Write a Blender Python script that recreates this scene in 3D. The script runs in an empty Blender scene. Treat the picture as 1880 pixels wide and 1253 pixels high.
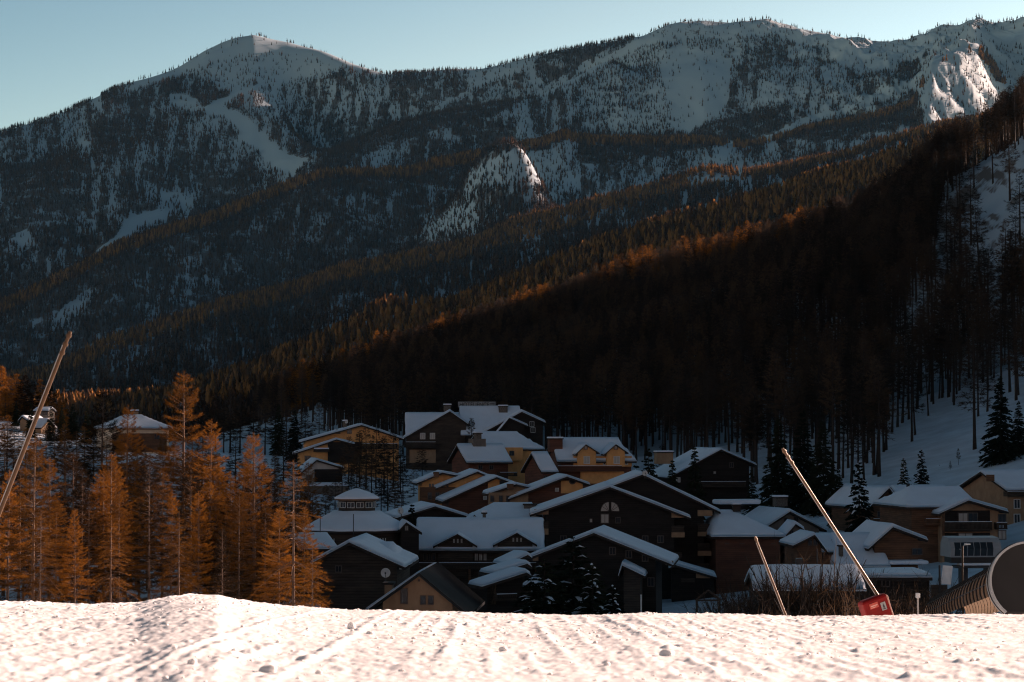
import bpy, bmesh, math, random
import numpy as np
from mathutils import Vector, Matrix
random.seed(7)
RNG = np.random.default_rng(11)
SC = bpy.context.scene
COL = SC.collection
R = math.radians

# ------------------------------------------------------------------ camera, sky, sun, exposure
PW, PH, FPX = 1880.0, 1253.0, 3655.6          # photograph size, focal length in its pixels (70 mm on 36 mm)
PITCH = math.atan(173.5 / FPX)
cam_d = bpy.data.cameras.new("camera")
cam_d.lens = 70.0; cam_d.sensor_width = 36.0
cam_d.clip_start = 0.5; cam_d.clip_end = 30000.0
cam_d.dof.use_dof = True; cam_d.dof.focus_distance = 140.0; cam_d.dof.aperture_fstop = 4.0
cam = bpy.data.objects.new("camera", cam_d); COL.objects.link(cam)
cam.location = (0, 0, 0); cam.rotation_euler = (R(90) + PITCH, 0, 0)
SC.camera = cam

SUN_AZ, SUN_EL = R(45.0), R(15.0)              # clockwise from the view direction (+Y); height above the horizon
world = bpy.data.worlds.new("World"); SC.world = world; world.use_nodes = True
wn = world.node_tree.nodes; wl = world.node_tree.links; wn.clear()
w_out = wn.new("ShaderNodeOutputWorld"); w_bg = wn.new("ShaderNodeBackground")
w_sky = wn.new("ShaderNodeTexSky"); w_sky.sky_type = 'NISHITA'; w_sky.sun_disc = False
w_sky.sun_elevation = SUN_EL; w_sky.sun_rotation = SUN_AZ
w_sky.altitude = 1800; w_sky.air_density = 1.0; w_sky.dust_density = 0.6; w_sky.ozone_density = 1.0
w_hsv = wn.new("ShaderNodeHueSaturation"); w_hsv.inputs['Hue'].default_value = 0.485; w_hsv.inputs['Saturation'].default_value = 0.56; w_hsv.inputs['Value'].default_value = 0.378
w_bg.inputs['Strength'].default_value = 0.05
w_gam = wn.new("ShaderNodeGamma"); w_gam.inputs['Gamma'].default_value = 2.5      # deepens the blue away from the bright horizon
w_tint = wn.new("ShaderNodeMixRGB"); w_tint.blend_type = 'MULTIPLY'; w_tint.inputs[0].default_value = 1.0; w_tint.inputs[2].default_value = (1, 1, 1, 1)
# the dark upper sky keeps its teal, the bright rim towards the sun turns paler and warmer
w_bw = wn.new("ShaderNodeRGBToBW"); w_map = wn.new("ShaderNodeMapRange"); w_map.inputs['From Min'].default_value = 0.9; w_map.inputs['From Max'].default_value = 1.9
w_mix = wn.new("ShaderNodeMixRGB"); w_mix.inputs[1].default_value = (0.93, 1.0, 0.97, 1); w_mix.inputs[2].default_value = (1.036, 0.945, 0.845, 1)
wl.new(w_hsv.outputs[0], w_bw.inputs[0]); wl.new(w_bw.outputs[0], w_map.inputs['Value']); wl.new(w_map.outputs[0], w_mix.inputs[0]); wl.new(w_mix.outputs[0], w_tint.inputs[2])
wl.new(w_sky.outputs[0], w_hsv.inputs['Color']); wl.new(w_hsv.outputs[0], w_tint.inputs[1]); wl.new(w_tint.outputs[0], w_gam.inputs['Color']); wl.new(w_gam.outputs[0], w_bg.inputs['Color']); wl.new(w_bg.outputs[0], w_out.inputs['Surface'])

sun_d = bpy.data.lights.new("sun", 'SUN'); sun_d.energy = 5.0; sun_d.angle = R(0.5); sun_d.color = (1.0, 0.69, 0.555)
sun = bpy.data.objects.new("sun", sun_d); COL.objects.link(sun)
sdir = Vector((math.sin(SUN_AZ) * math.cos(SUN_EL), math.cos(SUN_AZ) * math.cos(SUN_EL), math.sin(SUN_EL)))
sun.rotation_euler = sdir.to_track_quat('Z', 'Y').to_euler()

SC.view_settings.view_transform = 'Standard'; SC.view_settings.look = 'None'
SC.view_settings.gamma = 1.0; SC.view_settings.use_curve_mapping = False
SC.view_settings.exposure = 1.55
SC.render.engine = 'CYCLES'
SC.cycles.max_bounces = 5; SC.cycles.diffuse_bounces = 2; SC.cycles.glossy_bounces = 2
SC.cycles.transmission_bounces = 3; SC.cycles.volume_bounces = 0; SC.cycles.transparent_max_bounces = 8
SC.cycles.use_denoising = True; SC.cycles.denoiser = 'OPENIMAGEDENOISE'; SC.cycles.denoising_input_passes = 'RGB_ALBEDO_NORMAL'; SC.cycles.denoising_prefilter = 'ACCURATE'
SC.cycles.filter_width = 1.15
SC.cycles.sample_clamp_indirect = 4.0

# ------------------------------------------------------------------ helpers
CP, SP = math.cos(PITCH), math.sin(PITCH)
def ray(px, py):
    """photo pixel -> direction with y component (depth) normalised to 1"""
    a = (px - PW / 2) / FPX; b = (PH / 2 - py) / FPX
    dx, dy, dz = a, CP - b * SP, SP + b * CP
    return Vector((dx / dy, 1.0, dz / dy))
def pt(px, py, D):
    return ray(px, py) * D
def proj(x, y, z):
    """world -> photo pixel (numpy or scalar)"""
    d = y * CP + z * SP; u = -y * SP + z * CP
    return PW / 2 + FPX * x / d, PH / 2 - FPX * u / d

def _hash(ix, iy, seed):
    h = (ix.astype(np.int64) * 374761393 + iy.astype(np.int64) * 668265263 + seed * 982451653) & 0x7fffffff
    h = ((h ^ (h >> 13)) * 1274126177) & 0x7fffffff
    return ((h ^ (h >> 16)) & 0xffff) / 65535.0
def vnoise(x, y, seed=0):
    x = np.asarray(x, float); y = np.asarray(y, float)
    ix = np.floor(x); iy = np.floor(y); fx = x - ix; fy = y - iy
    fx = fx * fx * (3 - 2 * fx); fy = fy * fy * (3 - 2 * fy)
    a = _hash(ix, iy, seed); b = _hash(ix + 1, iy, seed); c = _hash(ix, iy + 1, seed); d = _hash(ix + 1, iy + 1, seed)
    return (a * (1 - fx) + b * fx) * (1 - fy) + (c * (1 - fx) + d * fx) * fy
def fbm(x, y, oct=4, seed=0, gain=0.5):
    s = 0; a = 1.0; t = 0
    for k in range(oct):
        s = s + a * vnoise(x * 2 ** k + 17.3 * k, y * 2 ** k - 9.1 * k, seed + k); t += a; a *= gain
    return s / t * 2 - 1

def tag(o, label=None, cat=None, group=None, kind=None):
    if label: o['label'] = label
    if cat: o['category'] = cat
    if group: o['group'] = group
    if kind: o['kind'] = kind
    return o
def empty(name, loc=(0, 0, 0), rz=0.0):
    o = bpy.data.objects.new(name, None); COL.objects.link(o)
    o.empty_display_size = 0.2; o.location = loc; o.rotation_euler = (0, 0, rz)
    return o
def mesh_np(name, verts, faces, mats, parent=None, smooth=False, mi=None):
    """verts (n,3) array; faces list of (m,k) int arrays; mats list"""
    me = bpy.data.meshes.new(name)
    verts = np.asarray(verts, np.float32)
    if not isinstance(faces, (list, tuple)): faces = [faces]
    faces = [np.asarray(f, np.int32) for f in faces if len(f)]
    me.vertices.add(len(verts)); me.vertices.foreach_set("co", verts.ravel())
    tot = np.concatenate([np.full(len(f), f.shape[1], np.int32) for f in faces])
    idx = np.concatenate([f.ravel() for f in faces])
    st = np.concatenate([[0], np.cumsum(tot)[:-1]]).astype(np.int32)
    me.loops.add(len(idx)); me.loops.foreach_set("vertex_index", idx)
    me.polygons.add(len(tot)); me.polygons.foreach_set("loop_start", st)
    if mi is not None: me.polygons.foreach_set("material_index", np.asarray(mi, np.int32))
    if smooth: me.polygons.foreach_set("use_smooth", np.ones(len(tot), bool))
    me.update(calc_edges=True); me.validate()
    for m in (mats if isinstance(mats, (list, tuple)) else [mats]): me.materials.append(m)
    o = bpy.data.objects.new(name, me); COL.objects.link(o)
    if parent is not None: o.parent = parent
    return o
class MB:
    """collects polygons and builds one mesh"""
    def __init__(s): s.v = []; s.f = []; s.m = []
    def poly(s, pts, mi=0):
        n = len(s.v); s.v += [tuple(p) for p in pts]; s.f.append(tuple(range(n, n + len(pts)))); s.m.append(mi)
    def add(s, vs, fs, mi=0):
        n = len(s.v); s.v += [tuple(p) for p in vs]
        for f in fs: s.f.append(tuple(i + n for i in f)); s.m.append(mi)
    def box(s, x0, x1, y0, y1, z0, z1, mi=0, M=None):
        vs = [Vector(p) for p in ((x0,y0,z0),(x1,y0,z0),(x1,y1,z0),(x0,y1,z0),(x0,y0,z1),(x1,y0,z1),(x1,y1,z1),(x0,y1,z1))]
        if M is not None: vs = [M @ p for p in vs]
        s.add(vs, [(0,3,2,1),(4,5,6,7),(0,1,5,4),(1,2,6,5),(2,3,7,6),(3,0,4,7)], mi)
    def tube(s, p0, p1, r0, r1, n=8, mi=0, caps=True):
        p0 = Vector(p0); p1 = Vector(p1); d = (p1 - p0).normalized()
        a = d.orthogonal().normalized(); b = d.cross(a)
        vs = []
        for p, r in ((p0, r0), (p1, r1)):
            for k in range(n):
                t = 2 * math.pi * k / n; vs.append(p + (a * math.cos(t) + b * math.sin(t)) * r)
        fs = [(k, (k + 1) % n, n + (k + 1) % n, n + k) for k in range(n)]
        if caps: fs += [tuple(range(n - 1, -1, -1)), tuple(range(n, 2 * n))]
        s.add(vs, fs, mi)
    def path(s, pts, rad, n=6, mi=0):
        """tube through points with per-point radius"""
        pts = [Vector(p) for p in pts]; base = len(s.v)
        for i, p in enumerate(pts):
            d = (pts[min(i + 1, len(pts) - 1)] - pts[max(i - 1, 0)]).normalized()
            a = d.cross(Vector((0.31, 0.2, 0.93))).normalized(); b = d.cross(a)
            for k in range(n):
                t = 2 * math.pi * k / n; s.v.append(tuple(p + (a * math.cos(t) + b * math.sin(t)) * rad[i]))
        for i in range(len(pts) - 1):
            for k in range(n):
                k2 = (k + 1) % n
                s.f.append((base + i*n + k, base + i*n + k2, base + (i+1)*n + k2, base + (i+1)*n + k)); s.m.append(mi)
        s.f.append(tuple(base + k for k in range(n - 1, -1, -1))); s.m.append(mi)
        s.f.append(tuple(base + (len(pts) - 1) * n + k for k in range(n))); s.m.append(mi)
    def build(s, name, mats, parent=None, smooth=False, bevel=0.0):
        me = bpy.data.meshes.new(name); me.from_pydata(s.v, [], s.f)
        for m in (mats if isinstance(mats, (list, tuple)) else [mats]): me.materials.append(m)
        me.polygons.foreach_set("material_index", s.m)
        if smooth: me.polygons.foreach_set("use_smooth", [True] * len(s.f))
        me.update()
        o = bpy.data.objects.new(name, me); COL.objects.link(o)
        if parent is not None: o.parent = parent
        if bevel > 0:
            b = o.modifiers.new("bevel", 'BEVEL'); b.width = bevel; b.segments = 2; b.limit_method = 'ANGLE'
        return o

# ------------------------------------------------------------------ materials
def mat(name, rgb, rough=0.7, var=0.25, scale=3.0, metal=0.0, spec=0.3, kind='noise', bump=0.0, rgb2=None, coords='Object', stretch=(1,1,1), detail=5.0, transl=0.0):
    m = bpy.data.materials.new(name); m.use_nodes = True
    nt = m.node_tree; N = nt.nodes; L = nt.links; N.clear()
    out = N.new("ShaderNodeOutputMaterial"); bs = N.new("ShaderNodeBsdfPrincipled")
    bs.inputs['Roughness'].default_value = rough; bs.inputs['Metallic'].default_value = metal
    bs.inputs['Specular IOR Level'].default_value = spec
    tc = N.new("ShaderNodeTexCoord"); mp = N.new("ShaderNodeMapping"); mp.inputs['Scale'].default_value = stretch
    L.new(tc.outputs[coords], mp.inputs['Vector'])
    if kind == 'planks':
        tx = N.new("ShaderNodeTexWave"); tx.wave_type = 'BANDS'; tx.bands_direction = 'Z'; tx.wave_profile = 'SAW'
        tx.inputs['Scale'].default_value = scale; tx.inputs['Distortion'].default_value = 0.6; tx.inputs['Detail'].default_value = 3.0
    else:
        tx = N.new("ShaderNodeTexNoise"); tx.inputs['Scale'].default_value = scale; tx.inputs['Detail'].default_value = detail
    L.new(mp.outputs[0], tx.inputs['Vector'])
    cr = N.new("ShaderNodeValToRGB")
    c2 = rgb2 if rgb2 else tuple(max(0.0, c * (1 - var)) for c in rgb)
    c1 = rgb if rgb2 else tuple(min(1.0, c * (1 + var)) for c in rgb)
    cr.color_ramp.elements[0].color = (*c2, 1); cr.color_ramp.elements[1].color = (*c1, 1)
    cr.color_ramp.elements[0].position = 0.3; cr.color_ramp.elements[1].position = 0.7
    L.new(tx.outputs['Fac'], cr.inputs[0]); L.new(cr.outputs[0], bs.inputs['Base Color'])
    if bump > 0:
        bp = N.new("ShaderNodeBump"); bp.inputs['Strength'].default_value = bump; bp.inputs['Distance'].default_value = 0.05
        L.new(tx.outputs['Fac'], bp.inputs['Height']); L.new(bp.outputs[0], bs.inputs['Normal'])
    if transl > 0:
        tr = N.new("ShaderNodeBsdfTranslucent"); L.new(cr.outputs[0], tr.inputs['Color'])
        mx = N.new("ShaderNodeMixShader"); mx.inputs[0].default_value = transl
        L.new(bs.outputs[0], mx.inputs[1]); L.new(tr.outputs[0], mx.inputs[2]); L.new(mx.outputs[0], out.inputs['Surface'])
    else:
        L.new(bs.outputs[0], out.inputs['Surface'])
    return m
M = {}
M['snow'] = mat("snow_surface", (0.84, 0.84, 0.85), 0.65, 0.05, 2.0, bump=0.2)
_b = [n for n in M['snow'].node_tree.nodes if n.type == 'BSDF_PRINCIPLED'][0]; _b.inputs['Subsurface Weight'].default_value = 0.6; _b.inputs['Subsurface Radius'].default_value = (1.0, 0.95, 0.9); _b.inputs['Subsurface Scale'].default_value = 0.09
M['roof_snow'] = mat("roof_snow_surface", (0.75, 0.81, 0.89), 0.75, 0.04, 0.5)
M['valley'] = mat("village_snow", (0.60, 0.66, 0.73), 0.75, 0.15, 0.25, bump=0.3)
def mountain_mat(name, rocky=0.5):
    """snow on the ground with rock and scrub showing through in noisy, slope-led patches"""
    m = bpy.data.materials.new(name); m.use_nodes = True; nt = m.node_tree; N = nt.nodes; L = nt.links; N.clear()
    out = N.new("ShaderNodeOutputMaterial"); bs = N.new("ShaderNodeBsdfPrincipled"); bs.inputs['Roughness'].default_value = 0.8
    bs.inputs['Specular IOR Level'].default_value = 0.15
    at = N.new("ShaderNodeAttribute"); at.attribute_name = "rock"
    tc = N.new("ShaderNodeTexCoord"); mp = N.new("ShaderNodeMapping"); mp.inputs['Scale'].default_value = (0.03, 0.03, 0.012)
    L.new(tc.outputs['Object'], mp.inputs['Vector'])
    nz = N.new("ShaderNodeTexNoise"); nz.inputs['Scale'].default_value = 1.0; nz.inputs['Detail'].default_value = 8; nz.inputs['Roughness'].default_value = 0.7
    L.new(mp.outputs[0], nz.inputs['Vector'])
    ad = N.new("ShaderNodeMath"); ad.operation = 'ADD'; L.new(nz.outputs['Fac'], ad.inputs[0]); L.new(at.outputs['Fac'], ad.inputs[1])
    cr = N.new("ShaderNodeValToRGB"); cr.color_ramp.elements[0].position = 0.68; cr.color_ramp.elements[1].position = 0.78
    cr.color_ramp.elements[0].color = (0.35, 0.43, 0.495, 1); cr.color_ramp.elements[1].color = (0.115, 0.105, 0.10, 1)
    L.new(ad.outputs[0], cr.inputs[0]); L.new(cr.outputs[0], bs.inputs['Base Color']); L.new(bs.outputs[0], out.inputs['Surface'])
    return m
M['mountain'] = mountain_mat("mountain_snow_and_rock")
M['bark'] = mat("dark_bark", (0.035, 0.025, 0.02), 0.9, 0.3, 6.0)
M['larch_bark'] = mat("larch_bark", (0.16, 0.10, 0.07), 0.9, 0.4, 5.0, stretch=(1, 1, 0.3))
M['larch_twig'] = mat("golden_larch_twigs", (0.34, 0.15, 0.045), 0.7, 0.35, 0.6, transl=0.35)
M['larch_mid'] = mat("dull_larch_twigs", (0.10, 0.055, 0.03), 0.8, 0.3, 0.5, transl=0.25)
M['far_tree'] = mat("far_larch_crowns", (0.10, 0.062, 0.04), 0.85, 0.35, 0.05, coords='Object', transl=0.2)
M['spruce'] = mat("dark_spruce_needles", (0.022, 0.03, 0.02), 0.7, 0.3, 2.0)
# ------------------------------------------------------------------ terrain: one polar height field, cut into sheets along its valleys
def az_of(px): return math.atan((px - PW / 2) / FPX)
AZ = np.concatenate([np.linspace(R(-62), R(-19), 40, endpoint=False), np.linspace(R(-19), R(-15.6), 50, endpoint=False),
                     np.linspace(R(-15.6), R(15.6), 1180, endpoint=False),
                     np.linspace(R(15.6), R(19), 50, endpoint=False), np.linspace(R(19), R(66), 60)])
NA = len(AZ)
PXA = PW / 2 + FPX * np.tan(AZ)
_PXU = np.arange(-800, 2700, 2.0); _AZU = np.arctan((_PXU - PW / 2) / FPX)
def smooth_az(f, sig):
    """gaussian smoothing along the azimuth (sig in photo pixels), so that crests bend without creases"""
    fu = np.interp(_AZU, AZ, f); k = int(3 * sig / 2) + 1
    g = np.exp(-0.5 * (np.arange(-k, k + 1) * 2.0 / sig) ** 2); g /= g.sum()
    fs = np.convolve(np.pad(fu, k, mode='edge'), g, mode='valid')
    w = np.clip(np.minimum((PXA + 780) / 150, (2680 - PXA) / 150), 0, 1)
    return w * np.interp(AZ, _AZU, fs) + (1 - w) * f
def line(pts, sig=5):
    """[(px, py, D)] crest points -> r(az), z(az); an off-frame point may give ('z', value) for py"""
    a = []; r = []; z = []
    for px, py, D in pts:
        if isinstance(py, tuple):
            aa = az_of(px); a.append(aa); r.append(D); z.append(py[1])
        else:
            p = pt(px, py, 1.0); h = math.hypot(p.x, p.y); a.append(math.atan2(p.x, p.y)); r.append(D); z.append(p.z / h * D)
    a = np.array(a); r = np.array(r, float); el = np.array(z) / r
    return smooth_az(np.interp(AZ, a, r), 45), smooth_az(np.interp(AZ, a, r), 45) * smooth_az(np.interp(AZ, a, el), sig)

crest_px = [(-2500, 1100), (-300, 1103), (0, 1106), (80, 1109), (160, 1112), (250, 1111), (310, 1100), (350, 1097), (400, 1097), (440, 1106), (520, 1115), (640, 1122), (760, 1125),
            (900, 1131), (1000, 1133), (1100, 1133), (1180, 1129), (1250, 1130), (1340, 1131), (1450, 1137), (1600, 1136), (1700, 1133), (1880, 1133), (2300, 1120), (9000, 1100)]
Z = lambda v: ('z', v)
k_r, k_z = [], []
def knot(r, z): k_r.append(np.asarray(r, float) * np.ones(NA)); k_z.append(np.asarray(z, float) * np.ones(NA))
CREST_R = 47.0
cr_, cz_ = line([(p, y, CREST_R) for p, y in crest_px])
knot(2.5, -1.35)
knot(14.0, -1.9 + (cz_ + 4.2) * 0.25)
knot(cr_, cz_)
cols = [-2500, -600, 0, 300, 560, 800, 1000, 1250, 1500, 1700, 1880, 2300, 3200, 5000, 9000]
rows = [62, 85, 110, 150, 200, 245, 300, 370, 450]
tab = [
 [-5,-6,-7,-7,-4,0,4,8,12],
 [-6,-7.5,-8.5,-10,-9,-6,-2,2,7],
 [-6.5,-8,-9.3,-11.5,-11,-8.5,-5.5,-2.5,4],
 [-6.5,-8.3,-10,-12.5,-12.5,-10,-7,-3.5,-3],
 [-7,-9.5,-11.5,-14.5,-16,-13,-9,-6,-5],
 [-7.5,-10,-12.5,-16,-18,-17,-13,-9,-5],
 [-7.5,-10,-12.5,-16.5,-19,-18.5,-15,-10.5,-6],
 [-7.5,-10,-12.5,-16.5,-19,-19,-15.5,-10,-4],
 [-7.5,-10,-12.5,-15.5,-17,-16.5,-13,-7,2],
 [-7.2,-9.5,-11.5,-14,-16,-16,-10,-2,9],
 [-7,-9.2,-10.8,-13,-14.8,-14.5,-7.5,2.5,15],
 [-7,-8,-9,-10,-10,-6,2,15,32],
 [-6,-7,-7.5,-7,-3,8,28,55,75],
 [-5,-5.5,-6,-6,-5,-2,3,10,15],
 [-4,-4,-4,-4,-4,-3,-2,0,0]]
tab = np.array(tab, float); caz = np.array([az_of(c) for c in cols])
for j, r in enumerate(rows): knot(r, smooth_az(np.interp(AZ, caz, tab[:, j]), 90))
R0r, R0z = line([(-2500, Z(-20), 1400), (-600, Z(-20), 1400), (0, 852, 1400), (300, 838, 1400), (450, 793, 1400), (560, 752, 1400), (700, 690, 1380), (850, 642, 1350),
    (1000, 602, 1300), (1100, 566, 1270), (1200, 536, 1230), (1300, 508, 1180), (1400, 480, 1120), (1500, 458, 1050), (1600, 424, 970), (1650, 392, 925), (1710, 350, 880),
    (1780, 322, 820), (1830, 288, 780), (1880, 250, 750), (1925, 278, 735), (1943, 375, 715), (1962, 375, 705), (1988, 300, 695), (2060, Z(95), 670), (2160, Z(90), 640), (2350, Z(98), 600), (2800, Z(102), 540), (2980, Z(106), 520), (3040, Z(103), 512), (3090, Z(92), 506), (3200, Z(86), 500), (3330, Z(89), 498), (3420, Z(94), 497), (3600, Z(88), 495), (4000, Z(58), 490), (5000, Z(18), 480), (9000, Z(0), 470)])  # off-frame crest shaped to shade the village, notched to let sun through
knot(R0r, R0z)
R1r, R1z = line([(-2500, Z(20), 1900), (-600, 760, 1900), (0, 760, 1900), (300, 740, 1900), (450, 700, 1900), (560, 650, 1950), (643, 612, 1980), (700, 594, 2000), (790, 575, 2050), (900, 540, 2100),
    (1000, 500, 2150), (1100, 460, 2200), (1200, 425, 2250), (1320, 390, 2300), (1450, 350, 2350), (1600, 310, 2400), (1700, 272, 2450), (1800, 240, 2500), (1900, 215, 2550),
    (2100, 400, 2500), (2600, 740, 2500), (9000, Z(0), 2500)])
R2r, R2z = line([(-2500, Z(30), 2500), (-600, 720, 2500), (0, 700, 2500), (105, 683, 2550), (198, 632, 2600), (255, 613, 2650), (335, 588, 2700), (447, 549, 2800), (510, 536, 2850), (615, 501, 2900),
    (771, 473, 3000), (851, 453, 3050), (937, 425, 3100), (1049, 396, 3150), (1100, 378, 3200), (1200, 356, 3250), (1330, 338, 3300), (1400, 323, 3350), (1500, 303, 3400), (1568, 290, 3400),
    (1624, 270, 3450), (1663, 257, 3450), (1755, 238, 3500), (1840, 213, 3500), (1950, 190, 3500), (2100, 400, 3500), (2600, 740, 3500), (9000, Z(0), 3500)])
R3r, R3z = line([(-2500, Z(60), 3100), (-600, 660, 3100), (-100, 600, 3200), (32, 550, 3250), (112, 510, 3300), (160, 488, 3350), (223, 452, 3400), (287, 433, 3450), (351, 414, 3500), (450, 377, 3600),
    (538, 346, 3700), (590, 325, 3750), (757, 319, 3850), (795, 302, 3900), (906, 281, 3950), (1000, 262, 4000), (1037, 250, 4050), (1070, 258, 4050), (1120, 260, 4100), (1250, 260, 4150),
    (1290, 258, 4150), (1380, 268, 4150), (1455, 252, 4150), (1480, 240, 4200), (1547, 227, 4250), (1610, 214, 4300), (1675, 190, 4300), (1690, 158, 4300), (1708, 116, 4330), (1740, 108, 4560), (1770, 90, 4800), (1795, 80, 4950), (1815, 105, 4950), (1840, 150, 4850),
    (1880, 180, 4700), (1960, 210, 4600), (2100, 400, 4600), (2600, 740, 4600), (9000, Z(0), 4600)])
R5r, R5z = line([(-2500, Z(100), 4200), (-600, 330, 4200), (-100, 265, 4350), (0, 243, 4400), (100, 212, 4550), (200, 170, 4700), (260, 150, 4800), (330, 127, 4950), (380, 100, 5100), (430, 80, 5220), (465, 71, 5250), (530, 81, 5150),
    (590, 96, 5050), (650, 121, 4930), (710, 140, 4900), (760, 134, 4920), (830, 127, 4950), (880, 128, 4980), (930, 118, 5000), (980, 105, 5050), (1050, 90, 5100), (1120, 79, 5150), (1180, 69, 5200), (1220, 51, 5230), (1250, 43, 5250),
    (1290, 39, 5250), (1340, 46, 5250), (1380, 43, 5280), (1410, 38, 5300), (1450, 49, 5280), (1480, 59, 5260), (1530, 71, 5250), (1600, 76, 5250), (1640, 83, 5250), (1700, 79, 5300), (1740, 73, 5350), (1780, 59, 5380),
    (1830, 50, 5350), (1880, 40, 5200), (1960, 60, 5000), (2100, 400, 5000), (2600, 760, 5000), (9000, Z(0), 5000)], 4)
R4r, R4z = line([(-600, 400, 4000), (540, 318, 4150), (573, 296, 4200), (613, 279, 4230), (713, 236, 4330), (795, 212, 4420), (900, 193, 4560), (977, 184, 4680), (1020, 162, 4780), (1062, 141, 4870), (1120, 104, 4980),
    (1170, 79, 5080), (9000, 79, 5080)])
w4 = smooth_az(np.interp(PXA, [-5000, 490, 590, 1110, 1185, 9999], [0, 0, 1, 1, 0, 0]), 20)
def valley(ra, za, rb, zb, f=0.28, drop=0.10, lim=60):
    """low point between the near crest a and the far crest b"""
    r = ra + f * (rb - ra); return r, za - np.minimum(lim, drop * np.abs(rb - ra) * 0.5)
v = valley(R0r, R0z, R1r, R1z, 0.4, 0.2, 70); knot(*v)
knot(R1r, R1z)
v = valley(R1r, R1z, R2r, R2z, 0.3, 0.12, 45); knot(*v)
knot(R2r, R2z)
v = valley(R2r, R2z, R3r, R3z, 0.28, 0.12, 45); knot(*v)
knot(R3r, R3z)
# R4 exists only between px 540 and 1175; elsewhere its knots lie on the slope that climbs from R3 to the skyline
s_r = R3r + 0.55 * (R5r - R3r); s_z = R3z + 0.52 * (R5z - R3z)
r4 = s_r + w4 * (np.clip(R4r, R3r + 60, R5r - 120) - s_r); z4 = s_z + w4 * (R4z - s_z)
vr, vz = valley(R3r, R3z, r4, z4, 0.25, 0.15, 50)
lr = R3r + 0.25 * (r4 - R3r); lz = R3z + 0.10 * (z4 - R3z)
wl_ = np.interp(PXA, [-5000, 0, 9999], [1, 1, 1])
knot(lr, np.minimum(lz, vz + 30))
knot(r4, z4)
vr, vz = valley(r4, z4, R5r, R5z, 0.3, 0.25, 45)
sr2 = r4 + 0.4 * (R5r - r4); sz2 = z4 + 0.36 * (R5z - z4)
knot(np.where(w4 > 0, sr2 + w4 * (vr - sr2), sr2), sz2 + w4 * (vz - sz2))
knot(R5r, R5z)
knot(R5r + 700, R5z - 330); knot(R5r + 2500, R5z * 0.2 - 200)
KR = np.array(k_r); KZ = np.array(k_z)
for i in range(1, len(KR)): KR[i] = np.maximum(KR[i], KR[i - 1] + 5.0)
h = np.diff(KR, axis=0); dl = np.diff(KZ, axis=0) / h
MS = np.zeros_like(KZ)
same = dl[:-1] * dl[1:] > 0
with np.errstate(divide='ignore', invalid='ignore'):
    hm = 2.0 / (1.0 / dl[:-1] + 1.0 / dl[1:])
MS[1:-1] = np.where(same, hm, 0.0); MS[0] = dl[0]; MS[-1] = dl[-1]
NROWS = [14, 300, 70] + [10, 10, 10, 14, 14, 14, 14, 14, ] + [70] + [26, 26, 26, 40, 26, 44, 26, 46, 20, 60, 6, 6]
assert len(NROWS) == len(KR) - 1, (len(NROWS), len(KR))
GR, GZ, GS = [], [], []
for k, n in enumerate(NROWS):
    ts = np.arange(n + (1 if k == len(NROWS) - 1 else 0)) / n
    for t in ts:
        r = KR[k] + t * h[k]
        t2, t3 = t * t, t ** 3
        zh = (2*t3 - 3*t2 + 1) * KZ[k] + (t3 - 2*t2 + t) * h[k] * MS[k] + (-2*t3 + 3*t2) * KZ[k+1] + (t3 - t2) * h[k] * MS[k+1]
        zl = KZ[k] + t * (KZ[k+1] - KZ[k])
        w = 0.65 if k >= 11 else 0.9
        GR.append(r); GZ.append(w * zh + (1 - w) * zl); GS.append(k)
GR = np.array(GR); GZ = np.array(GZ); GS = np.array(GS)                # rows x azimuths
SA, CA = np.sin(AZ)[None, :], np.cos(AZ)[None, :]
GX, GY = GR * SA, GR * CA
# relief: gullies and knolls on the far slopes, soft unevenness in the valley
far = np.clip((GR - 500) / 2500, 0, 1)
ridge_rows = np.zeros(len(GR))
acc = np.cumsum([0] + NROWS)
crest_knots = [11 + 1, 11 + 3, 11 + 5, 11 + 7, 11 + 9, 11 + 11]
gull = 1 - np.abs(fbm(GX / 260 + 0.6 * fbm(GX / 700, GY / 700, 2, 5), GY / 900, 4, 21)) * 2
bumps = fbm(GX / 420, GY / 420, 5, 33)
crag = np.exp(-((GX - 1000) / 330) ** 2 - ((GY - 4650) / 700) ** 2)
rel = far * (16 * gull + 34 * bumps) + crag * (34 * (1 - np.abs(fbm(GX / 110 + 0.8 * fbm(GX / 200, GY / 200, 2, 83), GY / 300, 4, 81)) * 2) + 30 * fbm(GX / 45, GY / 70, 4, 82))
env = np.ones(len(GR))
rr = np.arange(len(GR))
for kk in crest_knots:
    env = np.minimum(env, 0.18 + 0.82 * np.clip(np.abs(rr - acc[kk]) / 22.0, 0, 1))
_q = pt(480, 175, 4700); rel = rel * env[:, None] * (1 - 0.95 * np.exp(-((GX - _q.x) / 110) ** 2 - ((GY - _q.y) / 450) ** 2))
GZ = GZ + rel + np.clip((GR - 60) / 100, 0, 1) * (1 - far) * 0.9 * fbm(GX / 30, GY / 30, 3, 8) + np.clip((GR - 450) / 300, 0, 1) * (1 - far) * 6 * fbm(GX / 90, GY / 120, 3, 9) * env[:, None]
def bump_at(px, py, D, hgt, sx, sy):
    """a knoll on the slope, given where it stands"""
    global GZ
    p = pt(px, py, D)
    GZ = GZ + hgt * np.exp(-((GX - p.x) / sx) ** 2 - ((GY - p.y) / sy) ** 2)
bump_at(908, 302, 3370, 195, 92, 150)
bump_at(960, 330, 3330, 40, 40, 60)
bump_at(1290, 336, 3230, 22, 50, 60)
bump_at(690, 600, 2020, 10, 60, 60)
bump_at(1786, 1125, 66, 1.5, 1.5, 5)
# the steep snowy outcrop low on the right-hand hillside
bump_at(1872, 345, 540, 9, 30, 50)
VIS_E = np.maximum.accumulate(GZ / GR, axis=0)

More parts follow.
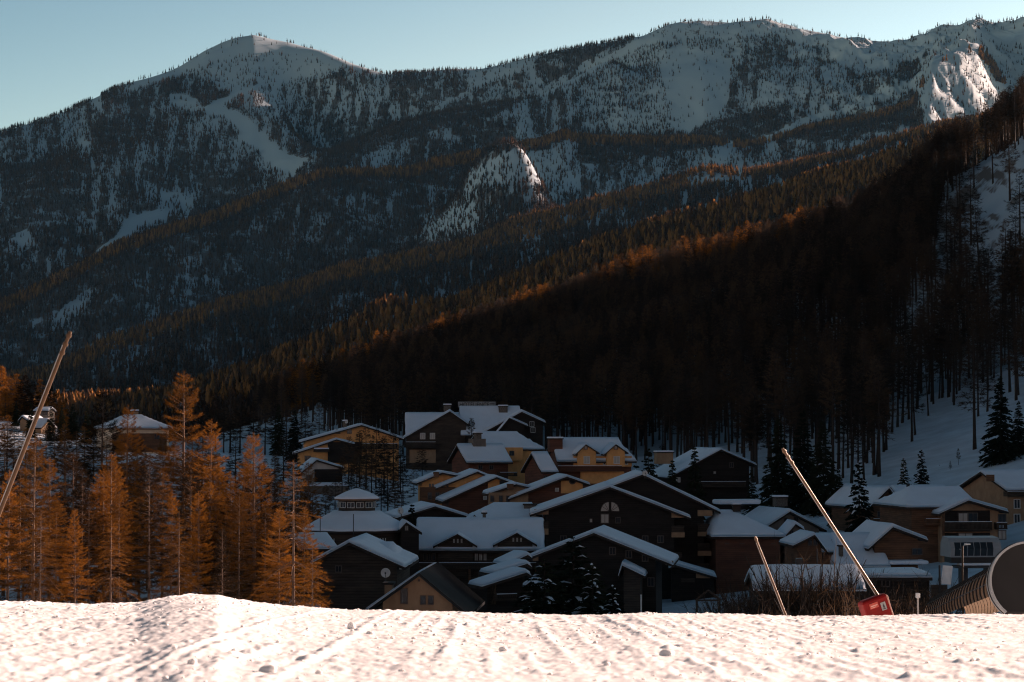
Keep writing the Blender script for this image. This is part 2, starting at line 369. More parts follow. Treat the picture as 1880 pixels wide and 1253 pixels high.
# groomed foreground: clods, drag lines and a rounded lip at the crest
K_FG = 3
def foreground_relief(x, y):
    clod = fbm(x / 0.22, y / 0.30, 3, 51); c2 = fbm(x / 0.7, y / 1.1, 3, 52); fine = fbm(x / 0.08, y / 0.12, 2, 53)
    patch = np.clip(0.5 + 1.2 * fbm(x / 3.0, y / 5.0, 3, 54), 0, 1)
    d = np.maximum(clod, 0) ** 1.4 * 0.048 * (0.30 + 0.9 * patch) + 0.017 * c2 * (0.4 + patch) + 0.015 * fine
    # drag lines left by the groomer, fanning away down the slope
    th = x + (y - 20) * 0.012
    g = np.abs(((th / 1.25 + 0.15 * fbm(x / 4, y / 9, 2, 57)) % 1.0) - 0.5)
    lines_ = np.exp(-(g / 0.055) ** 2) * 0.036 * np.clip(0.2 + fbm(x / 2.5, y / 6, 2, 55), 0, 1)
    g2 = np.abs(((th / 0.40 + 0.10 * fbm(x / 3, y / 12, 2, 58)) % 1.0) - 0.5)
    return d + lines_ + np.exp(-(g2 / 0.16) ** 2) * 0.015 * np.clip(0.5 + 1.4 * fbm(x / 1.6, y / 5, 3, 59), 0, 1.2)
fgm = np.clip((GR - 8) / 6, 0, 1) * np.clip((66 - GR) / 8, 0, 1)
ng = acc[4]
GZ[:ng] += (foreground_relief(GX[:ng], GY[:ng]) + 0.06 * fbm(GX[:ng] / 3.5, GY[:ng] / 5, 3, 56)) * fgm[:ng]
# small ragged heap on the crest at the left
def sheet(name, r0, r1, m, c0=0, c1=None, smooth=True, rock=None):
    c1 = NA if c1 is None else c1
    nr, nc = r1 - r0 + 1, c1 - c0
    V = np.stack([GX[r0:r1+1, c0:c1], GY[r0:r1+1, c0:c1], GZ[r0:r1+1, c0:c1]], -1).reshape(-1, 3)
    i, j = np.meshgrid(np.arange(nr - 1), np.arange(nc - 1), indexing='ij')
    a = (i * nc + j).ravel()
    F = np.stack([a, a + 1, a + nc + 1, a + nc], 1)
    o = mesh_np(name, V, [F], m, smooth=smooth)
    if rock is not None:
        at = o.data.attributes.new("rock", 'FLOAT', 'POINT'); at.data.foreach_set("value", rock[r0:r1+1, c0:c1].ravel().astype(np.float32))
    o['kind'] = 'structure'
    return o
SEG = {k: acc[k] for k in range(len(acc))}
GPX, GPY = proj(GX, np.maximum(GY, 1e-3), GZ)
ROCK = np.full(GR.shape, -0.25)
def rock_blob(px, py, sx, sy, amp):
    global ROCK
    ROCK = ROCK + amp * np.exp(-((GPX - px) / sx) ** 2 - ((GPY - py) / sy) ** 2) * (GR > 400)
rock_blob(1265, 75, 45, 26, 0.36); rock_blob(1300, 55, 50, 15, 0.25); rock_blob(1720, 150, 35, 40, 0.22); rock_blob(540, 88, 60, 10, 0.30); rock_blob(440, 85, 30, 8, 0.25)
rock_blob(1430, 70, 40, 20, 0.15); rock_blob(1790, 110, 50, 30, 0.2); rock_blob(850, 385, 30, 20, 0.25); rock_blob(1800, 360, 90, 60, 0.28)
_big = fbm(GPX / 70, GPY / 60, 3, 74); _st = fbm(GPX / 9, GPY / 34, 4, 73)
FLOOR = np.clip(0.85 + 0.9 * _st + 0.75 * _big, 0, 1.5)          # scrub and litter on the forest floor
def inpoly(px, py, poly):
    r = np.zeros(np.shape(px), bool); n = len(poly)
    for i in range(n):
        x1, y1 = poly[i]; x2, y2 = poly[(i + 1) % n]
        if y1 == y2: continue
        c = ((y1 > py) != (y2 > py)) & (px < (x2 - x1) * (py - y1) / (y2 - y1) + x1); r ^= c
    return r
CLEAR = [  # open ground on the mountains: (outline in the photograph, share of trees left)
 ([(362,197),(405,195),(444,212),(485,252),(523,285),(565,291),(540,328),(510,316),(474,286),(444,254),(415,220),(378,213)], 0.0),
 ([(385,192),(440,166),(520,140),(522,149),(445,178),(398,202)], 0.0),
 ([(308,176),(345,172),(372,196),(366,208),(330,206),(310,190)], 0.03),
 ([(215,158),(260,147),(330,128),(380,101),(400,96),(390,112),(330,140),(290,150),(240,158)], 0.06),
 ([(395,108),(465,70),(600,96),(650,121),(600,140),(545,150),(500,165),(470,150),(440,170),(400,170),(380,140)], 0.13),
 ([(166,470),(210,434),(240,400),(288,386),(318,388),(304,408),(258,422),(224,447),(190,468)], 0.0),
 ([(12,447),(35,428),(52,424),(62,446),(40,462)], 0.05), ([(100,200),(150,200),(170,260),(120,280)], 0.45),
 ([(165,180),(182,175),(186,205),(168,200)], 0.05), ([(95,600),(110,570),(150,540),(178,530),(165,560),(120,600)], 0.25),
 ([(135,665),(170,640),(215,612),(270,597),(275,604),(225,622),(180,645),(145,668)], 0.15),
 ([(1208,98),(1245,85),(1290,100),(1345,110),(1340,160),(1335,195),(1300,225),(1262,249),(1238,246),(1222,180)], 0.03),
 ([(1100,120),(1150,92),(1210,62),(1250,43),(1340,45),(1410,40),(1400,95),(1345,110),(1290,100),(1245,85),(1208,98),(1225,200),(1238,248),(1120,250),(1100,205),(1062,165)], 0.42),
 ([(970,186),(1000,168),(1062,136),(1120,100),(1180,70),(1200,70),(1130,112),(1070,146),(1010,175)], 0.06),
 ([(900,128),(935,118),(985,104),(975,125),(905,150),(840,185),(795,205),(800,196),(860,165)], 0.12),
 ([(1345,80),(1410,38),(1530,70),(1480,110),(1470,150),(1380,130)], 0.6),
 ([(1500,65),(1640,84),(1720,76),(1690,110),(1640,128),(1570,140),(1530,110)], 0.07),
 ([(1690,112),(1780,60),(1880,38),(1980,30),(1980,200),(1850,195),(1810,170),(1830,200),(1700,235),(1684,180)], 0.09),
 ([(1395,258),(1480,215),(1560,200),(1612,178),(1604,190),(1550,212),(1480,230),(1440,250),(1402,263)], 0.05),
 ([(1560,192),(1625,165),(1690,140),(1680,170),(1610,186)], 0.1), ([(1295,302),(1340,260),(1352,264),(1325,296),(1350,300),(1318,312)], 0.1),
 ([(860,330),(900,292),(960,275),(1020,285),(1045,310),(1010,340),(930,350)], 0.25),
 ([(1265,342),(1300,328),(1356,328),(1350,336),(1300,342)], 0.05), ([(225,172),(330,100),(400,66),(465,40),(600,66),(660,105),(705,142),(640,130),(560,108),(465,96),(400,118),(330,142),(230,172)], 0.05),
 ([(1150,92),(1180,40),(1290,8),(1410,8),(1640,50),(1880,8),(1995,8),(1995,85),(1880,78),(1700,102),(1640,106),(1530,96),(1410,66),(1290,72),(1220,82)], 0.10), ([(640,602),(690,582),(742,582),(745,596),(700,594),(660,608)], 0.12),
 ([(925,546),(942,545),(942,559),(925,559)], 0.0), ([(515,698),(532,682),(542,684),(528,700)], 0.0), ([(570,770),(600,740),(622,735),(610,765),(585,785)], 0.1),
 ([(600,560),(640,540),(640,600),(605,605)], 0.5), ([(770,400),(880,380),(880,430),(780,440)], 0.45), ([(1040,320),(1060,330),(1055,350),(1042,345)], 0.1),
 ([(1180,350),(1215,300),(1225,310),(1195,352)], 0.15),
]
DENSE = [  # belts of closed forest
 ([(300,430),(450,372),(560,330),(760,318),(900,285),(1010,250),(1060,245),(1010,275),(880,300),(800,345),(560,365),(420,420),(300,450)], 1.6),
 ([(1060,250),(1340,215),(1450,190),(1450,250),(1300,270),(1150,300),(1060,300)], 1.7), ([(0,560),(160,480),(300,440),(330,470),(200,520),(0,620)], 1.5),
 ([(560,310),(713,225),(800,205),(960,185),(900,215),(720,262),(600,320)], 1.5), ([(1440,250),(1560,215),(1690,185),(1690,230),(1500,262)], 1.6),
 ([(0,300),(160,290),(140,400),(0,420)], 1.15), ([(970,105),(1100,84),(1125,84),(1080,110),(1000,160)], 1.4)]
def tree_density(px, py):
    jx = px + 5 * fbm(px / 12, py / 12, 3, 71); jy = py + 4 * fbm(px / 12, py / 12, 3, 72)
    streak = fbm(px / 9, py / 34, 4, 73); big = fbm(px / 70, py / 60, 3, 74)
    d = np.clip(0.85 + 1.25 * streak + 0.8 * big + 0.6 * np.clip((py - 290) / 160, 0, 1), 0.12, 1.6)
    for poly, k in DENSE: d = np.where(inpoly(jx, jy, poly), np.maximum(d, k * 0.9), d)
    for poly, k in CLEAR: d = np.where(inpoly(jx, jy, poly), k * (0.3 + 1.2 * np.clip(d, 0, 1)), d)
    return d
def hill_density(px, py):
    d = 1.0 + 0.8 * fbm(px / 60, py / 50, 3, 91)
    jx = px + 8 * fbm(px / 20, py / 20, 2, 92); jy = py + 6 * fbm(px / 20, py / 20, 2, 93)
    for poly, k in [([(1600, 905), (1650, 800), (1700, 770), (1760, 742), (2050, 730), (2050, 905)], 0.11), ([(1715, 470), (1722, 385), (1785, 305), (1870, 275), (2000, 240), (2000, 470), (1840, 430)], 0.03), ([(1715, 470), (1840, 430), (2000, 470), (2000, 560), (1720, 560)], 0.16),
                    ([(570, 785), (585, 745), (622, 728), (615, 770), (590, 795)], 0.15), ([(380, 1000), (390, 780), (560, 780), (640, 810), (720, 842), (1000, 850), (1180, 850), (1220, 865), (1400, 895), (1600, 905), (1600, 1000)], 0.0)]:
        d = np.where(inpoly(jx, jy, poly), k * d, d)
    cy = np.interp(px, [560, 700, 850, 1000, 1100, 1200, 1300, 1400, 1500, 1600], [752, 690, 642, 602, 566, 536, 508, 480, 458, 424])
    d = np.where((px < 1600) & (py < cy + 26), d * 0.5, d)                 # the crest trees stand apart
    return np.clip(d, 0, 2)
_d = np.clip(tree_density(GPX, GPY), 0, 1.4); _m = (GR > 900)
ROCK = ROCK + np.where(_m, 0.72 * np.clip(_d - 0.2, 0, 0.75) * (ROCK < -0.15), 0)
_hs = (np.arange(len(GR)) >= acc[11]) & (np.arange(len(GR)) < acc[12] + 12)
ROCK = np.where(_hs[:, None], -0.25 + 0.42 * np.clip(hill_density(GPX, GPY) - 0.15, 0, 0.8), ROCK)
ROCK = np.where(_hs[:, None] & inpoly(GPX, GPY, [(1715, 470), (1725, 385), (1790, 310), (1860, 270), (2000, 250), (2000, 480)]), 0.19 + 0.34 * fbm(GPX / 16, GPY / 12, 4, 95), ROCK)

sheet("snow_slope", 0, acc[4], M['snow'])
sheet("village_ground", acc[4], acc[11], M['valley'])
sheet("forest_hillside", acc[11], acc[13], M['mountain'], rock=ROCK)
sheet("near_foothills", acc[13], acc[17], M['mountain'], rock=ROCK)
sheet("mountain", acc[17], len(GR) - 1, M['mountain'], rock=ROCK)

def ground(x, y):
    a = math.atan2(x, y); r = math.hypot(x, y)
    i = int(np.clip(np.searchsorted(AZ, a) - 1, 0, NA - 2)); f = (a - AZ[i]) / (AZ[i + 1] - AZ[i])
    return float((1 - f) * np.interp(r, GR[:, i], GZ[:, i]) + f * np.interp(r, GR[:, i + 1], GZ[:, i + 1]))
# unseen snowy, wooded slope added behind the viewer to block sky, bounce sun
_ra = np.array([2.5, 10, 25, 60, 150, 400, 900, 1800, 3200]); _rz = np.array([-1.35, -0.9, 0.2, 3, 10, 55, 190, 430, 760])
_aa = np.linspace(AZ[-1], AZ[0] + 2 * math.pi, 90); VB = []
for a in _aa:
    f = np.clip(min(a - _aa[0], _aa[-1] - a) / R(40), 0, 1); f = f * f * (3 - 2 * f)
    e = -1 if a - _aa[0] < _aa[-1] - a else 0
    z0 = np.interp(_ra, GR[:, e], GZ[:, e]); z = z0 + f * (_rz - z0) + 0.04 * f * _ra * fbm(_ra * math.sin(a) / 400, _ra * math.cos(a) / 400, 3, 61)
    VB += [(r * math.sin(a), r * math.cos(a), zz) for r, zz in zip(_ra, z)]
_n = len(_ra); i, j = np.meshgrid(np.arange(89), np.arange(_n - 1), indexing='ij'); a = (i * _n + j).ravel(); jj = j.ravel()
FB = np.stack([a, a + 1, a + _n + 1, a + _n], 1)
M['wooded'] = mat("bounce_slope", (0.32, 0.28, 0.25), 0.9, 0.6, 0.02)
o = mesh_np("added_valley_side", np.array(VB), [FB[jj < 4], FB[jj >= 4]], [M['snow'], M['wooded']], smooth=True, mi=np.concatenate([np.zeros((jj < 4).sum()), np.ones((jj >= 4).sum())]))
o['kind'] = 'structure'
# ------------------------------------------------------------------ trees: builders
def tree_mat(name, c_dark, c_light, transl=0.2, rough=0.85, scale=1.5):
    """crown colour varies from tree to tree and from clump to clump"""
    m = bpy.data.materials.new(name); m.use_nodes = True; nt = m.node_tree; N = nt.nodes; L = nt.links; N.clear()
    out = N.new("ShaderNodeOutputMaterial"); df = N.new("ShaderNodeBsdfDiffuse"); tr = N.new("ShaderNodeBsdfTranslucent"); mx = N.new("ShaderNodeMixShader")
    mx.inputs[0].default_value = transl
    oi = N.new("ShaderNodeObjectInfo"); tc = N.new("ShaderNodeTexCoord"); nz = N.new("ShaderNodeTexNoise"); nz.inputs['Scale'].default_value = scale
    nz.inputs['Detail'].default_value = 4
    L.new(tc.outputs['Object'], nz.inputs['Vector'])
    ma = N.new("ShaderNodeMath"); ma.operation = 'MULTIPLY_ADD'; ma.inputs[1].default_value = 1.05; ma.inputs[2].default_value = -0.36
    L.new(oi.outputs['Random'], ma.inputs[0])
    a2 = N.new("ShaderNodeMath"); a2.operation = 'MULTIPLY_ADD'; a2.inputs[1].default_value = 0.6; L.new(nz.outputs['Fac'], a2.inputs[0]); L.new(ma.outputs[0], a2.inputs[2])
    cr = N.new("ShaderNodeValToRGB"); cr.color_ramp.elements[0].color = (*c_dark, 1); cr.color_ramp.elements[1].color = (*c_light, 1)
    cr.color_ramp.elements[0].position = 0.2; cr.color_ramp.elements[1].position = 0.8
    L.new(a2.outputs[0], cr.inputs[0])
    for s_ in (df, tr): L.new(cr.outputs[0], s_.inputs['Color'])
    L.new(df.outputs[0], mx.inputs[1]); L.new(tr.outputs[0], mx.inputs[2]); L.new(mx.outputs[0], out.inputs['Surface'])
    return m
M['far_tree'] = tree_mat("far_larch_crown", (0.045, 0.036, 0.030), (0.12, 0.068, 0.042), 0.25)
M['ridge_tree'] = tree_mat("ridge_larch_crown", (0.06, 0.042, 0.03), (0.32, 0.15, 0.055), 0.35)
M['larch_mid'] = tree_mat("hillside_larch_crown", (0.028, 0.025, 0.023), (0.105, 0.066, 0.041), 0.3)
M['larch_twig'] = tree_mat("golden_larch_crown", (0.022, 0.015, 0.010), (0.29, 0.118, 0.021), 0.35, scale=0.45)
M['spruce'] = tree_mat("spruce_crown", (0.012, 0.018, 0.013), (0.03, 0.036, 0.022), 0.1)

def far_tree_mesh(name, seed, layers, sides, width, m, parts=None):
    """tiny conifer of unit height: ragged skirts of twig masses round a stem"""
    g = np.random.default_rng(seed); V = []; F = []
    for l in range(layers):
        t = (l + 0.2) / layers
        zt = 1.0 - 0.72 * t + 0.14; zb = 1.0 - 0.80 * t - 0.17
        rad = width * (0.25 + 0.95 * t) * (0.8 + 0.4 * g.random())
        n0 = len(V); ox, oy = g.normal(0, 0.015, 2); V.append((ox, oy, min(zt, 1.0)))
        for k in range(sides):
            a = 2 * math.pi * (k + g.random() * 0.6) / sides; rr_ = rad * (0.55 + 0.75 * g.random())
            V.append((ox + rr_ * math.cos(a), oy + rr_ * math.sin(a), zb + g.normal(0, 0.05)))
        for k in range(sides):
            if g.random() < 0.85: F.append((n0, n0 + 1 + k, n0 + 1 + (k + 1) % sides))
    n0 = len(V)
    for z, r in ((-0.06, 0.016), (0.5, 0.010)):
        for k in range(3): V.append((r * math.cos(2.1 * k), r * math.sin(2.1 * k), z))
    for k in range(3): F += [(n0 + k, n0 + (k + 1) % 3, n0 + 3 + (k + 1) % 3), (n0 + k, n0 + 3 + (k + 1) % 3, n0 + 3 + k)]
    o = mesh_np(name, np.array(V), [np.array(F)], m)
    return o
def strips(P, D, W, n_side=None, g=None):
    """one thin triangle per row: base P, vector D, width W"""
    n = len(P); rnd = g.normal(0, 1, (n, 3)); s = np.cross(D, rnd); s /= np.linalg.norm(s, axis=1, keepdims=True) + 1e-9
    V = np.empty((n, 3, 3)); V[:, 0] = P - s * W[:, None]; V[:, 1] = P + s * W[:, None]; V[:, 2] = P + D
    return V.reshape(-1, 3), np.arange(3 * n).reshape(-1, 3)
def trunk_tube(mb, hgt, r0, g, bend=0.02, seg=8, sides=6, lean=(0, 0)):
    pts = []; rad = []
    ph = g.random() * 6
    for i in range(seg + 1):
        t = i / seg
        pts.append((lean[0] * t + bend * hgt * 0.3 * math.sin(2.2 * t + ph) * t, lean[1] * t + bend * hgt * 0.3 * math.cos(1.7 * t + ph) * t, -0.4 + t * (hgt + 0.4)))
        rad.append(r0 * (1 - t) ** 0.8 + 0.012 + (0.25 * r0 if i == 0 else 0))
    mb.path(pts, rad, sides)
    P = np.array(pts)
    return lambda z: np.stack([np.interp(z, P[:, 2], P[:, 0]), np.interp(z, P[:, 2], P[:, 1]), z], -1)
def larch(name, seed, hgt, nb, tw, base_f, rmax, tw_len, tw_w, limb_sides=3, r_trunk=None, droop=0.25, m_bark='larch_bark', m_crown='larch_twig', up=0.15, lean=(0, 0), limbs=True, sparse=0.0):
    """bare winter larch: trunk with limbs (one mesh) and a crown of very many fine twigs (one mesh)"""
    g = np.random.default_rng(seed); mb = MB()
    at_z = trunk_tube(mb, hgt, r_trunk or hgt * 0.013, g, lean=lean)
    TP, TD, TW = [], [], []
    zs = base_f + (1 - base_f) * np.sort(g.random(nb)) ** 0.9
    for q, t in enumerate(zs):
        z = t * hgt
        if t > 0.985: continue
        shape = min(1.0, (1 - t) / (1 - base_f) * 1.25) ** 0.8 * (0.75 if t < base_f + 0.08 else 1.0)
        a = q * 2.399963 + g.normal(0, 0.35)
        lobe = 0.72 + 0.75 * float(vnoise(np.array([2.2 * math.cos(a) + seed]), np.array([2.2 * math.sin(a) + t * 9.0]), seed)[0])
        Lb = rmax * shape * lobe * (0.45 + 0.6 * g.random()) + 0.25
        e = up + 0.55 * (t - 0.45) + g.normal(0, 0.12)             # low limbs droop, top ones rise
        d = np.array([math.cos(a) * math.cos(e), math.sin(a) * math.cos(e), math.sin(e)])
        p0 = at_z(np.array([z]))[0]
        ss = np.linspace(0, 1, 5)
        pts = p0 + d * (ss * Lb)[:, None]; pts[:, 2] -= droop * Lb * ss ** 2 * (1.15 - t); pts[:, 2] += 0.12 * Lb * ss ** 4
        if limbs:
            mb.path(pts, [max(0.007, 0.016 * Lb ** 0.6 * (1 - 0.85 * s)) for s in ss], limb_sides)
        n = max(3, int(tw * Lb / rmax * (1 - sparse * g.random())))
        s = 0.12 + 0.88 * np.sqrt(g.random(n))
        P = np.stack([np.interp(s, ss, pts[:, k]) for k in range(3)], -1)
        side = np.array([-math.sin(a), math.cos(a), 0]); sgn = g.choice([-1, 1], n)
        D = d * (0.5 + 0.5 * g.random((n, 1))) + side * (sgn * (0.3 + 0.8 * g.random(n)))[:, None]
        D[:, 2] += g.normal(0.0, 0.5, n)
        D /= np.linalg.norm(D, axis=1, keepdims=True)
        ln = tw_len * (0.5 + 0.9 * g.random(n)) * (0.55 + 0.45 * shape)
        off = g.random(n)[:, None] * 0.34 * rmax * (0.35 + 0.65 * shape) * (1.1 - s)[:, None]; bl = side * sgn[:, None] + d * 0.5 + g.normal(0, 0.25, (n, 3)); P = P + bl * off * 0.8
        TP.append(P + g.normal(0, 0.05 * tw_len, (n, 3))); TD.append(D * ln[:, None]); TW.append(tw_w * (0.6 + 0.8 * g.random(n)))
    # leader twigs
    n = max(6, tw // 2); z = hgt * (0.9 + 0.1 * g.random(n)); P = at_z(z)
    a = g.random(n) * 6.283; D = np.stack([np.cos(a) * 0.6, np.sin(a) * 0.6, 0.5 + 0.5 * g.random(n)], -1) * tw_len * 0.6
    TP.append(P); TD.append(D); TW.append(np.full(n, tw_w * 0.8))
    TP = np.concatenate(TP); TD = np.concatenate(TD); TW = np.concatenate(TW)
    V, F = strips(TP, TD, TW, g=g)
    root = empty(name)
    mb.build("trunk", M[m_bark], root, smooth=True)
    mesh_np("crown", V, [F], M[m_crown], root)
    return root
def spruce(name, seed, hgt, rmax, layers=22, per=11, snow=0.0, m_crown='spruce', base_f=0.06, ragged=0.25, blades=9):
    """spruce: drooping whorls of needle sprays round a trunk; snow lies on the upper side of the boughs when snow > 0"""
    g = np.random.default_rng(seed); mb = MB(); at_z = trunk_tube(mb, hgt, hgt * 0.012, g, bend=0.008)
    TP, TD, TW = [], [], []; SN = MB()
    for l in range(layers):
        t = base_f + (1 - base_f) * (l / layers) ** 0.95
        z = t * hgt; Rl = rmax * ((1 - t) / (1 - base_f)) ** 0.85 * (0.8 + 0.35 * g.random()) + 0.12
        k_n = max(4, int(per * (0.5 + 0.7 * (1 - t))))
        for k in range(k_n):
            a = 2 * math.pi * (k + g.random() * 0.8) / k_n + l * 1.3; Lb = Rl * (1 - ragged * g.random())
            e = 0.25 * (t - 0.3) + g.normal(0, 0.08)
            d = np.array([math.cos(a), math.sin(a), math.sin(e)]); p0 = at_z(np.array([z + g.normal(0, 0.02 * hgt / layers * 20)]))[0]
            ss = np.linspace(0, 1, 4); pts = p0 + d * (ss * Lb)[:, None]; pts[:, 2] -= 0.38 * Lb * ss ** 2 * (1.1 - t)
            n = blades + int(blades * Lb / rmax * 2)
            s = 0.1 + 0.9 * g.random(n); P = np.stack([np.interp(s, ss, pts[:, q]) for q in range(3)], -1)
            side = np.array([-math.sin(a), math.cos(a), 0]); sgn = g.choice([-1, 1], n)
            D = d * (0.6 + 0.3 * g.random((n, 1))) + side * (sgn * (0.35 + 0.5 * g.random(n)))[:, None]; D[:, 2] += g.normal(-0.35, 0.2, n)
            D *= (0.16 + 0.24 * (1 - t) * rmax * (0.5 + 0.6 * g.random(n)))[:, None]
            TP.append(P); TD.append(D); TW.append((0.05 + 0.035 * rmax) * (0.6 + 0.7 * g.random(n)))
            if snow > 0 and g.random() < snow:
                w = 0.06 + 0.07 * Lb; i0 = 1 if g.random() < 0.6 else 0
                q0 = pts[i0] + np.array([0, 0, 0.05]); q1 = pts[3] + np.array([0, 0, 0.03]); qm = (q0 + q1) / 2 + np.array([0, 0, 0.12 + 0.04 * Lb])
                s_ = side * w
                SN.add([q0 - s_ * .5, q0 + s_ * .5, qm - s_, qm + s_, q1 - s_ * .4, q1 + s_ * .4, qm + np.array([0, 0, 0.08]), qm - np.array([0, 0, 0.06])],
                       [(0, 1, 6), (0, 6, 2), (1, 3, 6), (2, 6, 4), (3, 5, 6), (4, 6, 5), (0, 2, 7), (0, 7, 1), (1, 7, 3), (2, 4, 7), (4, 5, 7), (5, 3, 7)])
    V, F = strips(np.concatenate(TP), np.concatenate(TD), np.concatenate(TW), g=g)
    root = empty(name)
    mb.build("trunk", M['bark'], root); mesh_np("crown", V, [F], M[m_crown], root)
    if snow > 0 and SN.f: SN.build("snow_load", M['roof_snow'], root)
    return root
def copy_thing(root, loc, rz=0.0, sc=1.0, label=None, group=None, sz=None):
    r = root.copy(); COL.objects.link(r); r.location = loc; r.rotation_euler = (0, 0, rz); r.scale = (sc, sc, sz or sc)
    if label: r['label'] = label
    if group: r['group'] = group
    for ch in PARTS[root.name]:
        c = ch.copy(); COL.objects.link(c); c.parent = r
    return r
PARTS = {}
def reg(root):
    PARTS[root.name] = [o for o in COL.objects if o.parent == root]; return root

# ------------------------------------------------------------------ far forests, scattered over the slopes
def scatter(r0, r1, spacing, hgt, extra=0.0, only_visible=True, dens=None, pmin=-140, pmax=2020):
    """tree feet on the grid cells r0..r1: returns xyz, apparent pixel position"""
    X, Y, Zz = GX[r0:r1+1], GY[r0:r1+1], GZ[r0:r1+1]
    P = np.stack([X, Y, Zz], -1)
    e1 = P[:-1, 1:] - P[:-1, :-1]; e2 = P[1:, :-1] - P[:-1, :-1]
    area = np.linalg.norm(np.cross(e1, e2), axis=-1)
    px, py = proj(X, np.maximum(Y, 1.0), Zz); px = px[:-1, :-1]; py = py[:-1, :-1]
    ok = (px > pmin) & (px < pmax)
    if only_visible:
        e = (Zz + hgt) / GR[r0:r1+1]; ok &= (e[:-1, :-1] >= VIS_E[r0:r1, :-1] - 0.0015 - extra)
    dn = (dens or tree_density)(px, py)
    ex = np.where(ok, area * dn / spacing ** 2, 0.0)
    n = RNG.poisson(ex); i, j = np.nonzero(n); cnt = n[i, j]; i = np.repeat(i, cnt); j = np.repeat(j, cnt)
    u = RNG.random(len(i))[:, None]; v = RNG.random(len(i))[:, None]
    Q = (P[i, j] * (1 - u) + P[i, j + 1] * u) * (1 - v) + (P[i + 1, j] * (1 - u) + P[i + 1, j + 1] * u) * v
    return Q
def forest(name, label, Q, protos, hmin, hmax, group=None):
    """one scattered mass of trees"""
    n = len(Q)
    me = bpy.data.meshes.new(name); me.vertices.add(n); me.vertices.foreach_set("co", Q.astype(np.float32).ravel())
    hh = (hmin + (hmax - hmin) * RNG.random(n) ** 0.8) * (0.8 + 0.4 * vnoise(Q[:, 0] / 60, Q[:, 1] / 60, 3))
    for nm, tp, val in (("tree_size", 'FLOAT', hh), ("tree_turn", 'FLOAT', RNG.random(n) * 6.283), ("tree_kind", 'INT', RNG.integers(0, len(protos), n))):
        a = me.attributes.new(nm, tp, 'POINT'); a.data.foreach_set("value", val.astype(np.float32 if tp == 'FLOAT' else np.int32))
    o = bpy.data.objects.new(name, me); COL.objects.link(o)
    col = bpy.data.collections.new(name + "_kinds")
    for p in protos:
        for c in list(p.users_collection): c.objects.unlink(p)
        col.objects.link(p)
    ng = bpy.data.node_groups.new(name + "_scatter", 'GeometryNodeTree')
    ng.interface.new_socket("Geometry", in_out='INPUT', socket_type='NodeSocketGeometry'); ng.interface.new_socket("Geometry", in_out='OUTPUT', socket_type='NodeSocketGeometry')
    N = ng.nodes; L = ng.links
    gi = N.new("NodeGroupInput"); go = N.new("NodeGroupOutput"); ip = N.new("GeometryNodeInstanceOnPoints"); ci = N.new("GeometryNodeCollectionInfo")
    ci.inputs['Collection'].default_value = col; ci.inputs['Separate Children'].default_value = True; ci.inputs['Reset Children'].default_value = True
    def named(nm, tp):
        a = N.new("GeometryNodeInputNamedAttribute"); a.data_type = tp; a.inputs['Name'].default_value = nm; return a.outputs['Attribute']
    cx = N.new("ShaderNodeCombineXYZ"); L.new(named("tree_turn", 'FLOAT'), cx.inputs['Z'])
    L.new(gi.outputs[0], ip.inputs['Points']); L.new(ci.outputs[0], ip.inputs['Instance']); ip.inputs['Pick Instance'].default_value = True
    L.new(named("tree_kind", 'INT'), ip.inputs['Instance Index']); L.new(cx.outputs[0], ip.inputs['Rotation'])
    sz = N.new("ShaderNodeCombineXYZ"); f_ = named("tree_size", 'FLOAT')
    for q in range(3): L.new(f_, sz.inputs[q])
    L.new(sz.outputs[0], ip.inputs['Scale']); L.new(ip.outputs[0], go.inputs[0])
    md = o.modifiers.new("scatter", 'NODES'); md.node_group = ng
    tag(o, label, "forest", kind='stuff')
    return o
def far_set(prefix, m, n=4, layers=4, sides=5, width=0.17):
    return [far_tree_mesh("far_larch", 100 + q * 7 + layers, layers, sides, width * (0.8 + 0.13 * q), m) for q in range(n)]
def glow(lo):                                  # crest belts: closed stands, thinner where the slope was cleared
    return lambda a, b: np.maximum(tree_density(a, b), lo) * (tree_density(a, b) > 0.12)
Q5 = scatter(acc[19] + 6, acc[23] + 3, 5.9, 10)
Q4 = np.concatenate([scatter(acc[17] + 4, acc[18] - 7, 5.9, 10), scatter(acc[18] + 4, acc[19] + 6, 5.9, 10)])
C4 = scatter(acc[18] - 7, acc[18] + 4, 6.2, 10, dens=glow(0.9))
Q3 = np.concatenate([scatter(acc[15] + 4, acc[16] - 10, 5.8, 12), scatter(acc[16] + 6, acc[17] + 4, 5.8, 12)])
C3 = scatter(acc[16] - 10, acc[16] + 6, 6.4, 13, dens=glow(0.8))
Q2 = np.concatenate([scatter(acc[13] + 4, acc[14] - 8, 6.2, 15, dens=glow(0.7)), scatter(acc[14] + 6, acc[15] + 4, 6.2, 15, dens=glow(0.7))])
C2 = scatter(acc[14] - 8, acc[14] + 6, 7.2, 15, dens=glow(0.7))
print("forest counts", len(Q5), len(Q4), len(C4), len(Q3), len(C3), len(Q2), len(C2))
M['sun_gold_far'] = tree_mat("sun_tinted_larch", (0.10, 0.055, 0.03), (0.40, 0.19, 0.06), 0.4)  # same far larches, sunlight put into a lighter golden colour
forest("mountain_forest", "thin larch forest over the snowy mountain wall under the skyline", np.concatenate([Q5, Q4]), far_set("a", M['far_tree'], width=0.13), 5.5, 12.5)
forest("spur_forest", "close larch forest on the long wooded spurs below the mountain", Q3, far_set("b", M['far_tree'], layers=5, width=0.14), 7, 14)
forest("ridge_forest", "brown larches in the hollows behind the wooded crest above the village", Q2, far_set("c", M['far_tree'], layers=7, sides=6, width=0.18), 10, 18)
